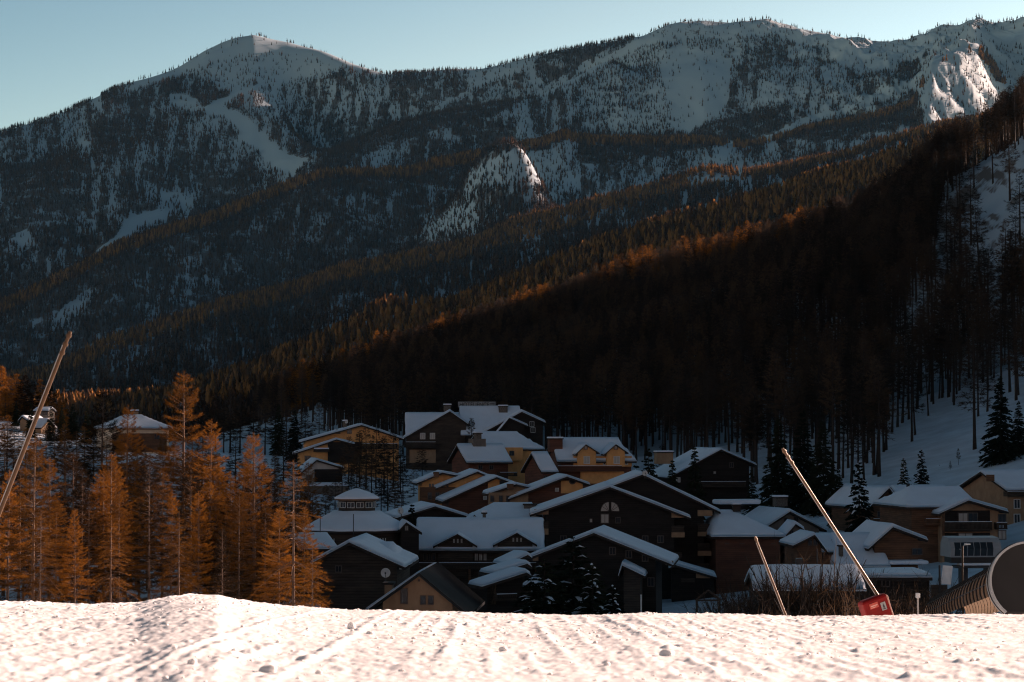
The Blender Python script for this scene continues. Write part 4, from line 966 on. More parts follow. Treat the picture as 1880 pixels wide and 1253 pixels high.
# -- the big black chalet block
H = House("largest black timber chalet block with twin gables and a half-round window", 232, 0, 1120, cat="apartment house", name="chalet_block", base=-21)
H.of = 1.0
H.gable([(973, 940), (1120, 889), (1269, 946)], 15, M['black_wood'], snow=0.36, over=(1.9, 1.0, 0.8))
H.gable([(1040, 918), (1180, 866), (1323, 935)], 14, M['black_wood'], yc=5, names=("rear_gable", "rear_roof", "rear_snow"), snow=0.36, over=(1.9, 1.0, 0.8))
for (x1, y1, x2, y2, yc) in ((981, 935, 1007, 945, 0.4), (987, 971, 1007, 982, 0.4), (1233, 941, 1259, 951, 0.4), (1233, 978, 1257, 987, 0.4), (1281, 937, 1308, 948, 5.4), (1281, 977, 1304, 985, 5.4), (1281, 1012, 1307, 1021, 5.4), (1281, 1045, 1303, 1052, 5.4)):
    H.block("balcony_end", x1, y1, x2, y2, yc, 0.25, M['tan'])
for (x1, y1, x2, y2, yc) in ((987, 958, 1007, 971, 0.8), (1233, 966, 1256, 978, 0.8), (1281, 962, 1304, 977, 5.8), (1281, 998, 1304, 1012, 5.8), (1233, 1015, 1252, 1024, 0.8), (1281, 1035, 1302, 1045, 5.8)):
    H.block("balcony_rail", x1, y1, x2, y2, yc, 0.9, M['dark_wood'])
c = H.on(1120, 939, 0.95); rr0 = 1.08
for sgn in (-1, 1):
    mb = MB(); arc = [c + Vector((sgn * (0.12 + (rr0 - .12) * math.cos(t)), 0, rr0 * math.sin(t))) for t in np.linspace(0, math.pi / 2, 8)]
    mb.poly(([c + Vector((sgn * .12, 0, 0))] + arc)[::(-sgn)]); p_ = mb.build("half_round_window", M['curtain'], H.root)
    mb = MB()
    for t in (0.0, 0.55, 1.0, math.pi / 2 - .02): mb.tube(c + Vector((sgn * .12, -.03, 0.02)), c + Vector((sgn * (.12 + (rr0 - .12) * math.cos(t)), -.03, rr0 * math.sin(t))), .035, .035, 4)
    for q in range(7): mb.tube(arc[q] + Vector((0, -.03, 0)), arc[q + 1] + Vector((0, -.03, 0)), .045, .045, 4)
    mb.build("glazing_bars", M['frame'], p_)
H.window(1104, 945, 1117, 960, 0.95, 'curtain', 'frame', mull=1); H.window(1131, 951, 1138, 960, 0.95, 'glass'); H.window(1083, 953, 1087, 959, 0.95, 'curtain', mull=0)
for y in (985, 1010): 
    for x in (1030, 1060, 1180, 1208): H.window(x, y, x + 9, y + 11, 0.95)
H.chimney(1165, 876, 1176, 895, 8, 1.0, 'fascia', snow=False)
H = House("black timber house with a wide thick-snowed gable in front of the largest chalet block", 201, -7.5, 1090, name="wide_gable_house", base=-21)
H.gable([(950, 1027), (1090, 973), (1236, 1032)], 12.5, M['black_wood'], snow=0.32, over=(1.8, 0.9, 0.6))
H.block("pale_gable_end", 962, 1018, 988, 1030, 0.4, 0.25, M['tan']); H.block("balcony_end", 1222, 1030, 1236, 1038, 0.4, 0.3, M['tan'])
H.gable([(1135, 1052), (1142, 1031), (1184, 1051)], 4, M['dark_wood'], yc=-3.2, names=("porch", "porch_roof", "porch_snow"), snow=0.4, over=(0.5, 0.5, 0))
H.gable([(950, 1078), (975, 1060), (1000, 1078)], 4, M['dark_wood'], yc=-3.4, names=("entrance", "entrance_roof", "entrance_snow"), snow=0.4, over=(0.5, 0.5, 0))
for x in (1120, 1150, 1180): H.window(x, 1000 + (x - 1090) * .2, x + 9, 1012 + (x - 1090) * .2, 0.88)
H.window(1190, 1062, 1200, 1076, 0.88)
H = House("low black annex with a thin snowy roof right of the largest chalet block", 226, -4, 1275, name="annex", base=-20)
H.gable([(1228, 1038), (1240, 1032), (1316, 1055)], 6, M['black_wood'], snow=0.35, over=(0.3, 0.6, 0.4)); H.block("pale_end", 1278, 1052, 1304, 1062, 0.3, 0.25, M['tan'])
H.block("balcony_rail", 1250, 1062, 1276, 1070, 0.2, 0.4, M['dark_wood'])
H = House("dark lean-to house with stepped snow roofs and a pale wall end", 168, 22, 935, name="stepped_roof_house")
for k, (p3, yc, nm) in enumerate(((((885, 1071), (967, 1045), (976, 1051)), 0.0, ("wall", "roof", "roof_snow")), (((905, 1048), (968, 1029), (977, 1035)), 3.4, ("middle_wing", "middle_roof", "middle_snow")), (((930, 1031), (969, 1013), (978, 1019)), 6.8, ("upper_wing", "upper_roof", "upper_snow")))):
    H.gable(p3, 3.4, M['black_wood'], yc=yc, names=nm, snow=0.3, over=(0.7, 0.6, 0.0))
H.block("pale_wall_end", 900, 1070, 911, 1110, 0.6, 0.3, M['tan']); H.window(925, 1078, 934, 1090, 0.8); H.balcony(912, 1092, 950, 1100, 0.8, 0.9)

# -- long house with eyebrow dormers
H = House("long brown house with two snow-edged eyebrow dormers over a row of windows", 215, 0, 875, name="long_dormer_house")
H.eaves((760, 1006), (1000, 1006), 950, 12, M['dark_wood'], ridge_px=875, over=(0.6, 0.8, 0.6))
for a_, b_, c_ in (((795, 1000), (840, 977), (876, 999)), ((905, 998), (949, 975), (986, 997))):
    d = H.gable([a_, b_, c_], 5, M['dark_wood'], yc=-0.3, names=("dormer", "dormer_roof", "dormer_snow"), snow=0.22, over=(0.5, 0.5, 0.0), zb=4.5, t=0.2)
    for q in (-8, -1, 6): H.window(b_[0] + q, b_[1] + 13, b_[0] + q + 3, b_[1] + 20, 0.2, 'curtain', 'frame', parent=d, mull=0, name="dormer_window")
for x in (778, 786, 794, 822, 832, 842, 872, 880, 888, 930, 940, 950, 970): H.window(x, 1017, x + 5, 1029, 0.8, 'curtain' if x % 4 == 0 else 'glass', 'frame')
H.balcony(766, 1034, 990, 1043, 0.8, 1.3)
for px in (771, 812, 862, 905, 950, 985): mb = MB(); p = H.on(px, 1040, -0.4); mb.box(p.x - .12, p.x + .12, -.4, -.16, 0, p.z); mb.build("balcony_post", M['brown_wood'], H.root)
for x in (795, 830, 880, 930): H.window(x, 1052, x + 12, 1070, 0.8, 'glass')
H.chimney(886, 944, 892, 953, 6.4, 0.8)
H = House("hipped snow roof with a tiny gable vent behind the long dormer house", 238, 0, 925, name="hipped_roof_house")
H.eaves((852, 954), (1000, 954), 922, 13, M['dark_wood'], hipL=3.5, hipR=1.5, ridge_px=935, over=(0.6, 0.6, 0.6))
H.gable([(864, 953), (871, 944), (881, 953)], 3, M['dark_wood'], yc=1.0, names=("dormer", "dormer_roof", "dormer_snow"), snow=0.1, over=(0.2, 0.2, 0.0), zb=5, t=0.1)
H.chimney(962, 928, 984, 942, 4, 1.6, 'stone', snow=False)

# -- houses at the left front
H = House("tan gabled house with a bare dark metal roof just behind the snow crest", 121, -4.3, 780, name="metal_roof_house", base=-14.5)
H.of = 0.6
H.gable([(667, 1125), (769, 1052), (862, 1130)], 10.4, M['tan'], roof=M['metal_roof'], snow=0.0, over=(1.1, 0.6, 0.5), t=0.2)
b = H.on(769, 1052, 0); a = H.on(667, 1125, 0); mL = (b.z - a.z) / (b.x - a.x)
H.slab("roof_snow", lambda u, y: b.z - mL * (b.x - u), a.x + .05, b.x - .1, .05, 10.3, [], [], 0.004, 0.16, M['roof_snow'], H.root, True)
mb = MB()
for k in range(1, 26):
    y = 10.4 * k / 26; c_ = H.on(862, 1130, 0)
    mb.poly([(b.x, y - .015, b.z + .03), (b.x, y + .015, b.z + .03), (c_.x, y + .015, c_.z + .03), (c_.x, y - .015, c_.z + .03)])
mb.build("roof_seams", M['metal_roof'], H.root)
for x in (773, 787): H.window(x, 1095, x + 8, 1109, 0.6, 'glass', 'frame', mull=0)
H.window(737, 1082, 747, 1107, 0.6, 'glass', 'frame', mull=0); H.chimney(706, 1074, 719, 1100, 6, 0.9, 'tan', snow=False)
H.block("ridge_light", 767, 1064, 771, 1068, 0.58, 0.02, M['frame'])
H = House("blackish barn with horizontal boards and a wide snow-edged gable", 171, -3, 650, name="barn")
H.gable([(570, 1029), (641, 990), (744, 1036)], 12, M['dark_wood'], snow=0.3, over=(0.8, 0.7, 0.6))
H.eaves((662, 1019), (730, 1019), 994, 7, M['dark_wood'], snow=0.25, yc=5, names=("side_wing", "side_roof", "side_snow"), hipR=0.8, ridge_px=690, over=(0.2, 0.4, 0.4))
H.block("lamp_bracket", 733, 1036, 737, 1046, 0.4, 0.3, M['dish']); H.window(617, 1040, 626, 1050, 0.7)
H = House("snow-covered lean-to roof between the barn and the round hall", 196, 20, 590, name="lean_to")
H.eaves((548, 1006), (622, 1000), 977, 8, M['dark_wood'], ridge_px=590, over=(0.5, 0.5, 0.5))
H = House("house with a shallow snow roof and a dark gable turned right, behind the round hall", 244, 12, 790, name="shallow_roof_house")
H.gable([(728, 946), (799, 925), (864, 945)], 11, M['black_wood'], snow=0.35, over=(1.0, 0.8, 0.5))

# -- round hall with a lantern
cx = pt(655, 960, 213); cb = ground(cx.x, cx.y) - 1.5
rh = empty("round_hall", (cx.x, cx.y, cb)); tag(rh, "round dark hall with a wide snowy cone roof and a glazed lantern on top", "hall")
def zr(py, D=213): return pt(655, py, D).z - cb
def revolve(name, prof, m, parent, n=48, wob=0.0, smooth=True):
    V = []; F = []
    for r, z in prof:
        for k in range(n):
            t = 2 * math.pi * k / n; w = wob * fbm(np.array([math.cos(t) * r * .8]), np.array([math.sin(t) * r * .8 + z]), 3, 5)[0]
            V.append(((r + w) * math.cos(t), (r + w) * math.sin(t), z + w * .6))
    for i in range(len(prof) - 1):
        for k in range(n): F.append((i * n + k, i * n + (k + 1) % n, (i + 1) * n + (k + 1) % n, (i + 1) * n + k))
    return mesh_np(name, np.array(V), [np.array(F)], m, parent, smooth=smooth)
revolve("wall", [(5.0, 0), (5.0, zr(972))], M['dark_wood'], rh)
revolve("roof", [(4.9, zr(975)), (5.75, zr(976)), (5.78, zr(972)), (2.3, zr(940)), (2.2, zr(941))], M['fascia'], rh)
revolve("roof_snow", [(5.7, zr(972.5)), (5.74, zr(969)), (5.5, zr(966)), (4.4, zr(956)), (3.3, zr(946)), (2.4, zr(937)), (2.0, zr(937.5))], M['roof_snow'], rh, wob=0.10)
lt = revolve("lantern", [(1.95, zr(942)), (1.95, zr(916))], M['dark_wood'], rh, 32)
revolve("lantern_roof", [(1.9, zr(919)), (2.42, zr(918.5)), (2.45, zr(916)), (0.05, zr(900))], M['fascia_tan'], lt)
revolve("lantern_snow", [(2.38, zr(916)), (2.43, zr(913.5)), (2.2, zr(911)), (1.2, zr(903)), (0.4, zr(898)), (0.0, zr(896.5))], M['roof_snow'], lt, wob=0.06)
for k in range(10):
    t = -math.pi / 2 + (k - 4.5) * 0.5; Mt = Matrix.Rotation(t + math.pi / 2, 4, 'Z'); mb = MB(); z0, z1 = zr(932), zr(921)
    for x in (-.4, 0, .37): mb.box(x, x + .045, -2.02, -1.97, z0, z1, M=Mt)
    for z in (z0, z1 - .05): mb.box(-.4, .41, -2.02, -1.965, z, z + .05, M=Mt)
    f = mb.build("lantern_window", M['frame_white'], lt); mb = MB(); mb.box(-.38, .38, -1.99, -1.955, z0, z1, M=Mt); mb.build("pane", M['glass'], f)
for t0 in (-0.5, 0.1, 0.62):
    Mt = Matrix.Rotation(t0, 4, 'Z'); mb = MB(); z0, z1 = zr(1008), zr(985)
    for x in (-.5, -.2, .12, .42): mb.box(x, x + .08, -5.06, -4.98, z0, z1, M=Mt)
    f = mb.build("window", M['frame_white'], rh); mb = MB(); mb.box(-.5, .5, -5.03, -4.96, z0, z1, M=Mt); mb.build("pane", M['glass'], f)
p = pt(747, 962, 209); mb = MB()
H2 = House("small snowy porch tower joined to the right side of the round hall", 209, 10, 747, name="porch_tower"); H2.gable([(732, 970), (746, 955), (775, 974)], 4, M['black_wood'], snow=0.25, over=(.3, .3, .3)); H2.window(744, 966, 749, 974, 0.3, 'curtain', 'frame')

# -- right-hand side of the village
H = House("red-brown house with a broad hipped snow roof right of the largest chalet block", 233, 2, 1375, name="hipped_roof_house")
H.eaves((1306, 981), (1443, 981), 936, 13, M['red_wood'], hipL=1.4, hipR=5.5, ridge_px=1345, over=(0.6, 0.6, 0.6))
H.gable([(1436, 985), (1461, 957), (1478, 968)], 6, M['grey_wall'], yc=1.0, names=("side_gable", "side_roof", "side_snow"), snow=0.35, over=(0.4, 0.5, 0.3))
for x in (1330, 1358, 1415): H.window(x, 987, x + 9, 998, 0.7)
H.window(1450, 975, 1456, 983, 1.5); H.chimney(1346, 929, 1360, 940, 6, 0.7, 'fascia', snow=True)
H = House("grey gabled house with snow roof tucked under the forest edge", 272, 14, 1440, name="gabled_house")
H.gable([(1408, 962), (1451, 934), (1518, 969)], 12, M['grey_wall'], snow=0.4, over=(0.8, 0.8, 0.6)); H.block("snow_shelf", 1320, 918, 1398, 926, 8, 3, M['roof_snow'], bev=0.25)
H.window(1458, 950, 1465, 958, 0.7); H.window(1440, 952, 1446, 960, 0.7); H.chimney(1425, 915, 1446, 930, 12, 1.4)
H = House("big dark house with a broad snow slope under the forest, spruce before its roof", 322, 12, 1310, name="forest_edge_house")
H.gable([(1228, 874), (1324, 822), (1390, 851)], 14, M['black_wood'], snow=0.32, over=(1.0, 1.0, 0.6)); H.chimney(1206, 832, 1236, 852, 5, 1.6, 'tan')
H.window(1242, 878, 1248, 885, 1.0, 'curtain', 'frame_white'); H.window(1310, 866, 1314, 870, 1.0, 'curtain', mull=0); H.window(1340, 850, 1346, 858, 1.0); H.balcony(1270, 885, 1370, 893, 1.0, 1.2)
H = House("brown wooden chalet with a steel flue on its snowy roof", 272, 16, 1645, name="timber_chalet")
H.gable([(1594, 929), (1633, 892), (1673, 946)], 14, M['brown_wood'], snow=0.35, over=(0.9, 0.9, 0.5))
H.eaves((1672, 946), (1775, 930), 890, 12, M['brown_wood'], yc=1.5, names=("rear_wing", "rear_roof", "rear_snow"), ridge_px=1700, over=(.5, .5, .5))
f = H.on(1667, 891, 3); g_ = H.on(1667, 915, 3); mb = MB(); mb.tube((f.x, 3, g_.z - .5), (f.x, 3, f.z), .22, .22, 10); mb.tube((f.x, 3, f.z), (f.x, 3, f.z + .25), .3, .12, 10); mb.build("flue", M['dark_metal'], H.root)
for x, y in ((1620, 918), (1636, 916), (1612, 940), (1632, 940), (1652, 946)): H.window(x, y, x + 8, y + 9, 0.9)
H.balcony(1604, 953, 1662, 961, 0.9, 1.0, 'brown_wood')
H = House("tan and dark timber chalet with a deep balcony under a spreading snow roof", 242, 8, 1775, name="balcony_chalet")
H.gable([(1723, 938), (1779, 913), (1852, 934)], 12, M['tan'], snow=0.4, over=(0.8, 1.2, 0.5))
H.eaves((1664, 924), (1800, 930), 893, 13, M['brown_wood'], yc=2.0, names=("side_wing", "side_roof", "side_snow"), hipL=2.5, ridge_px=1770, over=(.8, .5, .5))
H.block("loggia", 1735, 938, 1818, 976, 1.15, 0.1, M['black_wood']); H.block("loggia_lower", 1735, 979, 1818, 1010, 1.1, 0.1, M['black_wood'])
H.balcony(1735, 959, 1822, 972, 1.1, 1.0, 'dark_wood'); H.window(1760, 943, 1776, 958, 1.1, 'curtain', 'frame'); H.window(1778, 943, 1794, 958, 1.1, 'glass', 'frame'); H.window(1760, 980, 1785, 993, 1.05, 'curtain', 'frame')
H.window(1833, 945, 1846, 963, 1.2, 'glass', 'frame'); H.balcony(1830, 960, 1850, 970, 1.2, 0.8, 'dark_wood'); H.window(1833, 975, 1846, 990, 1.2, 'curtain')
H.block("corner_post", 1731, 936, 1735, 1020, 0.3, 0.3, M['brown_wood']); H.balcony(1700, 953, 1728, 962, 2.5, 1.0, 'brown_wood')
H = House("tall tan house with a steep snowy gable cut by the photo's edge", 262, 20, 1830, name="tall_house")
H.eaves((1847, 896), (1960, 896), 862, 12, M['tan'], ridge_px=1835, over=(0.8, 0.9, 0.6))
H.block("brace", 1812, 872, 1826, 884, 0.2, 0.2, M['brown_wood']); H.balcony(1850, 903, 1930, 909, 0.9, 1.0, 'dark_wood')
for y in (918, 945, 972): H.window(1862, y, 1872, y + 15, 0.85, 'glass', 'frame_white'); H.window(1895, y, 1905, y + 15, 0.85, 'glass', 'frame_white')
H = House("low wooden building with two spreading snow roofs below the balcony chalet", 212, 5, 1640, name="low_wide_building")
H.gable([(1594, 1002), (1640, 962), (1704, 986)], 11, M['brown_wood'], snow=0.36, over=(0.9, 0.8, 0.6))
H.eaves((1536, 1036), (1636, 1036), 977, 11, M['dark_wood'], yc=-1.0, names=("front_wing", "front_roof", "front_snow"), hipL=0.8, ridge_px=1580, over=(.6, .6, .5))
H.gable([(1456, 997), (1496, 977), (1520, 1009)], 7, M['brown_wood'], yc=1.0, names=("left_wing", "left_roof", "left_snow"), snow=0.3, over=(.6, .6, .3))
H.eaves((1508, 1010), (1600, 1008), 978, 8, M['brown_wood'], yc=1.5, names=("link_wing", "link_roof", "link_snow"), ridge_px=1550, over=(.3, .5, .3))
H.block("snow_ledge", 1634, 1030, 1706, 1037, -1, 2.4, M['roof_snow'], bev=0.2); H.window(1675, 1008, 1692, 1018, 0.8); H.chimney(1542, 1004, 1548, 1022, 0, 0.6)
for x in (1484, 1494): H.window(x, 992, x + 6, 1001, 1.6)

# -- houses on the sunlit rise at the left
H = House("sunlit cream house with a snowy hip roof on the rise behind the golden larches", 382, 30, 262, name="hip_roof_house")
H.eaves((204, 783), (318, 785), 761, 11, M['cream'], hipL=4.5, hipR=4.5, ridge_px=255, snow=0.3, over=(0.6, 0.7, 0.6), roof=M['fascia_tan'])
H.block("timber_storey", 207, 796, 306, 830, 0.55, 0.3, M['brown_wood']); H.window(243, 789, 248, 793, 0.7, mull=0); H.window(284, 797, 292, 806, 0.5); H.window(232, 804, 240, 812, 0.5); H.chimney(243, 756, 254, 768, 5.5, 0.9, 'tan')
H = House("small sunlit house with a snowy gable and grey wall half behind the dark firs", 405, -18, 55, name="small_house")
H.gable([(32, 771), (40, 762), (53, 772)], 7, M['tan'], snow=0.3, over=(.4, .4, .4)); H.eaves((52, 783), (76, 783), 768, 6, M['tan'], yc=1, names=("wing", "wing_roof", "wing_snow"), snow=0.3, over=(.2, .3, .3))
H = House("small pale box-shaped house behind the tall left pole", 430, 0, 75, name="small_house")
H.eaves((60, 752), (90, 752), 747, 7, M['grey_wall'], snow=0.3, over=(.3, .3, .3)); H.window(79, 755, 86, 762, 0.3)
# ------------------------------------------------------------------ trees one can tell apart
def drop(proto_list):
    for p in proto_list:
        for c in PARTS[p.name]: bpy.data.objects.remove(c)
        bpy.data.objects.remove(p)
def set_tree(p, h0, px, top, D, label, cat="tree", group=None, wide=1.0, rz=None, base=None):
    """plant a copy so that its tip stands at the photo height `top`, at depth D"""
    P = pt(px, 900, D); zb = ground(P.x, P.y) if base is None else base; hz = pt(px, top, D).z - zb; s = hz / h0
    o = copy_thing(p, (P.x, P.y, zb - 0.1), RNG.random() * 6.28 if rz is None else rz, s * wide, sz=s)
    return tag(o, label, cat, group)
big = [reg(larch("golden_larch", 500 + q, 16.0, (170, 190, 160, 130)[q], (250, 225, 280, 170)[q], (0.10, 0.16, 0.06, 0.05)[q], (3.3, 2.9, 3.7, 4.0)[q], (0.36, 0.34, 0.38, 0.5)[q], 0.0125, r_trunk=0.17,
       droop=(0.25, 0.2, 0.3, 0.75)[q], up=(0.15, 0.2, 0.1, -0.05)[q], lean=((0.2, 0), (-0.3, 0), (0, .2), (0.1, 0))[q], sparse=(0, 0, .1, .5)[q], limb_sides=4)) for q in range(4)]
GROVE = "golden larches of the grove behind the snow crest"
named = [(0, 335, 680, 150, 1.0, "tallest golden larch, its tip rising far above the others, beside the cream house"), (1, 184, 711, 168, 1.15, "golden larch with a rounded tip directly left of the sunlit cream house"),
 (1, 230, 742, 150, 0.95, "slim larch with a pale bare trunk standing before the cream house's snowy roof"), (0, 205, 828, 124, 0.9, "narrow bright orange larch tip below the cream house"),
 (2, 276, 830, 106, 1.0, "larch with a thick dark trunk rising straight from the snow crest, low boughs spread wide"), (0, 385, 768, 136, 0.9, "slender glowing orange larch just right of the tallest larch"),
 (1, 470, 792, 121, 1.1, "brightest orange larch with a lit right side and a forked pale tip"), (3, 540, 842, 105, 1.0, "sparse larch with sweeping drooping boughs, rightmost of the grove beside the barn"),
 (0, 62, 800, 100, 1.0, "leaning larch with a dark trunk tilted right, crossed by the tall left pole"), (1, 410, 965, 98, 0.9, "small young larch with a thin pale stem at the snow crest")]
for q, px, top, D, wd, lab in named: set_tree(big[q], 16.0, px, top, D, lab, group=GROVE, wide=wd)
for q, px, top, D, wd in [(2, -30, 800, 130, 1), (0, 8, 790, 142, 1), (1, 16, 860, 104, .9), (2, 36, 850, 112, .9), (0, 92, 838, 128, 1), (1, 122, 785, 146, 1.05), (2, 150, 862, 116, 1), (0, 165, 900, 104, 1), (2, 300, 862, 122, 1),
    (1, 252, 800, 160, 1.0), (0, 315, 905, 108, .9), (2, 352, 850, 126, 1), (1, 365, 900, 112, 1), (0, 425, 868, 132, 1), (2, 440, 905, 114, 1), (1, 500, 872, 126, 1), (0, 512, 930, 108, 1), (2, 486, 925, 118, .9),
    (0, 105, 915, 102, 1), (1, 45, 905, 120, 1), (2, 220, 905, 112, 1), (1, 140, 930, 100, .9), (0, 560, 930, 118, .9), (1, 455, 850, 140, .9), (3, 575, 985, 104, .9), (2, 395, 850, 150, .9), (3, 330, 935, 100, 1), (3, 205, 945, 100, 1), (3, 75, 935, 98, 1), (2, -60, 850, 110, 1)]:
    set_tree(big[q], 16.0, px, top, D, "russet bare larch crowded among its neighbours in the grove behind the snow crest", group=GROVE, wide=wd)
for k, (px, top, D) in enumerate([(-8, 745, 330), (12, 760, 300), (24, 775, 280), (46, 785, 270), (66, 792, 260), (84, 780, 300), (100, 770, 320), (118, 776, 290), (140, 790, 270), (155, 776, 310), (172, 790, 280), (196, 800, 260), (215, 808, 250), (300, 800, 270), (318, 790, 300), (250, 815, 240), (352, 790, 290), (370, 800, 270)]):
    set_tree(big[k % 3], 16.0, px, top, D, "brown larch on the sunlit rise between the grove and the houses above it", group="larches on the rise below the left houses", wide=1.3)
for k in range(76):
    px = -60 + 640 * ((k * 0.618) % 1.0); D = 118 + 190 * RNG.random(); top = 820 + 95 * RNG.random() + (25 if 195 < px < 330 else 0) + (20 if px > 480 else 0)
    set_tree(big[int(RNG.integers(3))], 16.0, px, top, D, "russet bare larch in the back rows of the grove below the sunlit houses", group="back rows of the larch grove", wide=1.1)
drop(big)
# larches on the sunlit rise at the far left, and dark ones round the village
med = [reg(larch("village_larch", 620 + q, 12.0, 90, 60, (0.25, 0.35, 0.2)[q], (1.9, 1.6, 2.6)[q], 0.5, 0.03, m_bark='bark', m_crown='larch_mid', r_trunk=0.15)) for q in range(3)]
lit = [reg(larch("hillock_larch", 640 + q, 12.0, 100, 80, (0.1, 0.2, 0.12)[q], (2.3, 2.0, 2.9)[q], 0.6, 0.04, m_bark='bark', m_crown='larch_twig', r_trunk=0.16)) for q in range(3)]
for k, (px, top, D) in enumerate([(-20, 668, 470), (0, 672, 480), (14, 690, 455), (28, 686, 470), (44, 688, 462), (58, 700, 452), (72, 696, 470), (88, 704, 455), (102, 716, 440), (112, 722, 450), (-40, 690, 450), (35, 712, 440), (80, 720, 440), (8, 715, 440)]):
    set_tree(lit[k % 3], 12.0, px, top, D, "orange larch on the sunlit hillock above the small houses", group="larches on the sunlit hillock", wide=1.25)
for k, (px, top, D) in enumerate([(372, 735, 430), (395, 722, 440), (422, 712, 436), (440, 722, 430), (465, 738, 430), (486, 730, 442), (505, 742, 436), (525, 735, 440), (545, 742, 425), (410, 740, 420), (560, 752, 420), (585, 745, 440)]):
    set_tree(med[k % 3], 12.0, px, top, D, "dark bare larch in the belt of trees between the grove and the hotel", group="dark larches between the grove and the hotel", wide=1.15)
for k, (px, top, D) in enumerate([(640, 800, 330), (660, 790, 335), (672, 782, 332), (690, 786, 336), (705, 800, 325), (722, 790, 340), (735, 815, 330), (655, 830, 300), (682, 822, 305), (712, 838, 300), (628, 838, 305), (740, 850, 300), (700, 860, 285), (645, 860, 290), (668, 865, 280), (725, 868, 290)]):
    set_tree(med[k % 3], 12.0, px, top, D, "dark bare larch in the clump before the long low ochre house", group="dark larches before the low ochre house", wide=1.1)
for k, (px, top, D) in enumerate([(432, 800, 300), (455, 830, 290), (520, 800, 310), (538, 815, 300), (505, 835, 270), (552, 880, 240), (530, 890, 220), (560, 900, 230), (400, 830, 280), (382, 815, 300), (480, 850, 260), (548, 920, 200), (575, 900, 250), (598, 890, 262), (615, 880, 268)]):
    set_tree(med[k % 3], 12.0, px, top, D, "dark bare larch on the shaded bank between the golden grove and the round hall", group="dark larches between the grove and the round hall", wide=1.3)
for q, px, top, D, lab in [(1, 865, 768, 385, "lone bare larch standing before the hotel's snowy roof"), (0, 775, 812, 372, "dark larch against the hotel's black side wing"), (2, 760, 850, 330, "dark larch beside the path below the hotel's side wing"),
                           (0, 1215, 815, 345, "bare larch at the chimney end of the dark forest-edge house"), (1, 1760, 822, 330, "young bare larch on the open snow above the balcony chalet"), (0, 1745, 845, 325, "bushy bare sapling lowest on the snow slope above the timber chalet"), (2, 1790, 850, 330, "bare sapling on the snow slope just left of the tall tan house")]:
    set_tree(med[q], 12.0, px, top, D, lab)
for k, (px, top) in enumerate([(1725, 852), (1736, 858), (1772, 848), (1783, 856), (1802, 862), (1850, 850), (1860, 846), (1875, 856)]):
    set_tree(med[k % 3], 12.0, px, top, 335 + 3 * k, "thin bare sapling in the row on the snow slope above the right-hand chalets", group="saplings above the right-hand chalets", wide=1.6)
drop(med); drop(lit)
spr = [reg(spruce("spruce_tree", 700 + q, 11.0, (2.3, 1.9, 2.7)[q], layers=26, per=12)) for q in range(3)]
snowy = [reg(spruce("snowy_spruce", 720 + q, 9.0, (2.6, 2.1)[q], layers=20, per=11, snow=(0.16, 0.22)[q])) for q in range(2)]
for q, px, top, D, lab in [(0, 1190, 822, 268, "dark spruce right of the dormer house's balcony"), (1, 1168, 850, 262, "short dark spruce tucked behind the dish on the black chalet block"), (1, 1275, 818, 300, "pointed spruce standing out against the forest-edge house's snowy roof"),
   (1, 1235, 842, 300, "small spruce in front of the lower snowy roof of the forest-edge house"), (1, 757, 922, 222, "small pointed spruce between the round hall and the long dormer house"), (2, 1430, 765, 318, "broad black spruce at the forest edge left of the tall right pole"),
   (0, 1475, 752, 310, "tall black spruce crossed by the tall right pole"), (2, 1512, 770, 305, "big black spruce at the forest edge just right of the tall right pole"), (1, 1380, 860, 296, "dark spruce at the right corner of the forest-edge house"),
   (0, 1540, 860, 285, "dark spruce left of the three snow-dusted spruces"), (2, 1838, 690, 318, "large dark spruce standing alone on the snow slope above the tall tan house"), (0, 1872, 735, 322, "dark spruce at the photo's right edge above the tall tan house"),
   (0, 28, 735, 415, "dark fir on the rise left of the small sunlit house"), (1, 55, 738, 395, "pointed dark fir directly behind the small sunlit house"), (0, 92, 745, 392, "dark fir right of the small pale box house"), (1, 112, 742, 396, "dark fir between the small houses and the rounded larch"),
   (2, 132, 740, 402, "broad dark fir left of the rounded golden larch"), (1, 158, 745, 398, "dark fir partly behind the rounded golden larch"), (1, 510, 740, 425, "slim dark fir in the larch belt left of the low ochre house"), (0, 540, 752, 400, "dark fir at the left corner of the low ochre house's upper roof")]:
    set_tree(spr[q], 11.0, px, top, D, lab, wide=1.0)
for q, px, top, D, wd, lab in [(1, 1577, 843, 262, 1.0, "snow-dusted spruce left of the timber chalet, tallest of three"), (1, 1660, 838, 292, .9, "snow-dusted spruce behind the timber chalet's roof"), (1, 1692, 822, 296, .95, "snow-dusted pointed spruce right of the steel flue"),
   (0, 1052, 985, 164, 1.7, "snow-laden spruce filling the front of the wide gabled black house"), (0, 1000, 1025, 158, 1.8, "snow-laden spruce left in front of the wide gabled black house"), (1, 1088, 1030, 160, 1.7, "small snow-laden spruce right in front of the wide gabled black house"),
   (0, 975, 1062, 150, 1.9, "low snow-laden spruce beside the pale wall end of the lean-to house"), (1, 1125, 1070, 152, 1.7, "low snow-laden spruce before the porch of the wide gabled black house")]:
    set_tree(snowy[q], 9.0, px, top, D, lab, wide=wd)
drop(spr); drop(snowy)
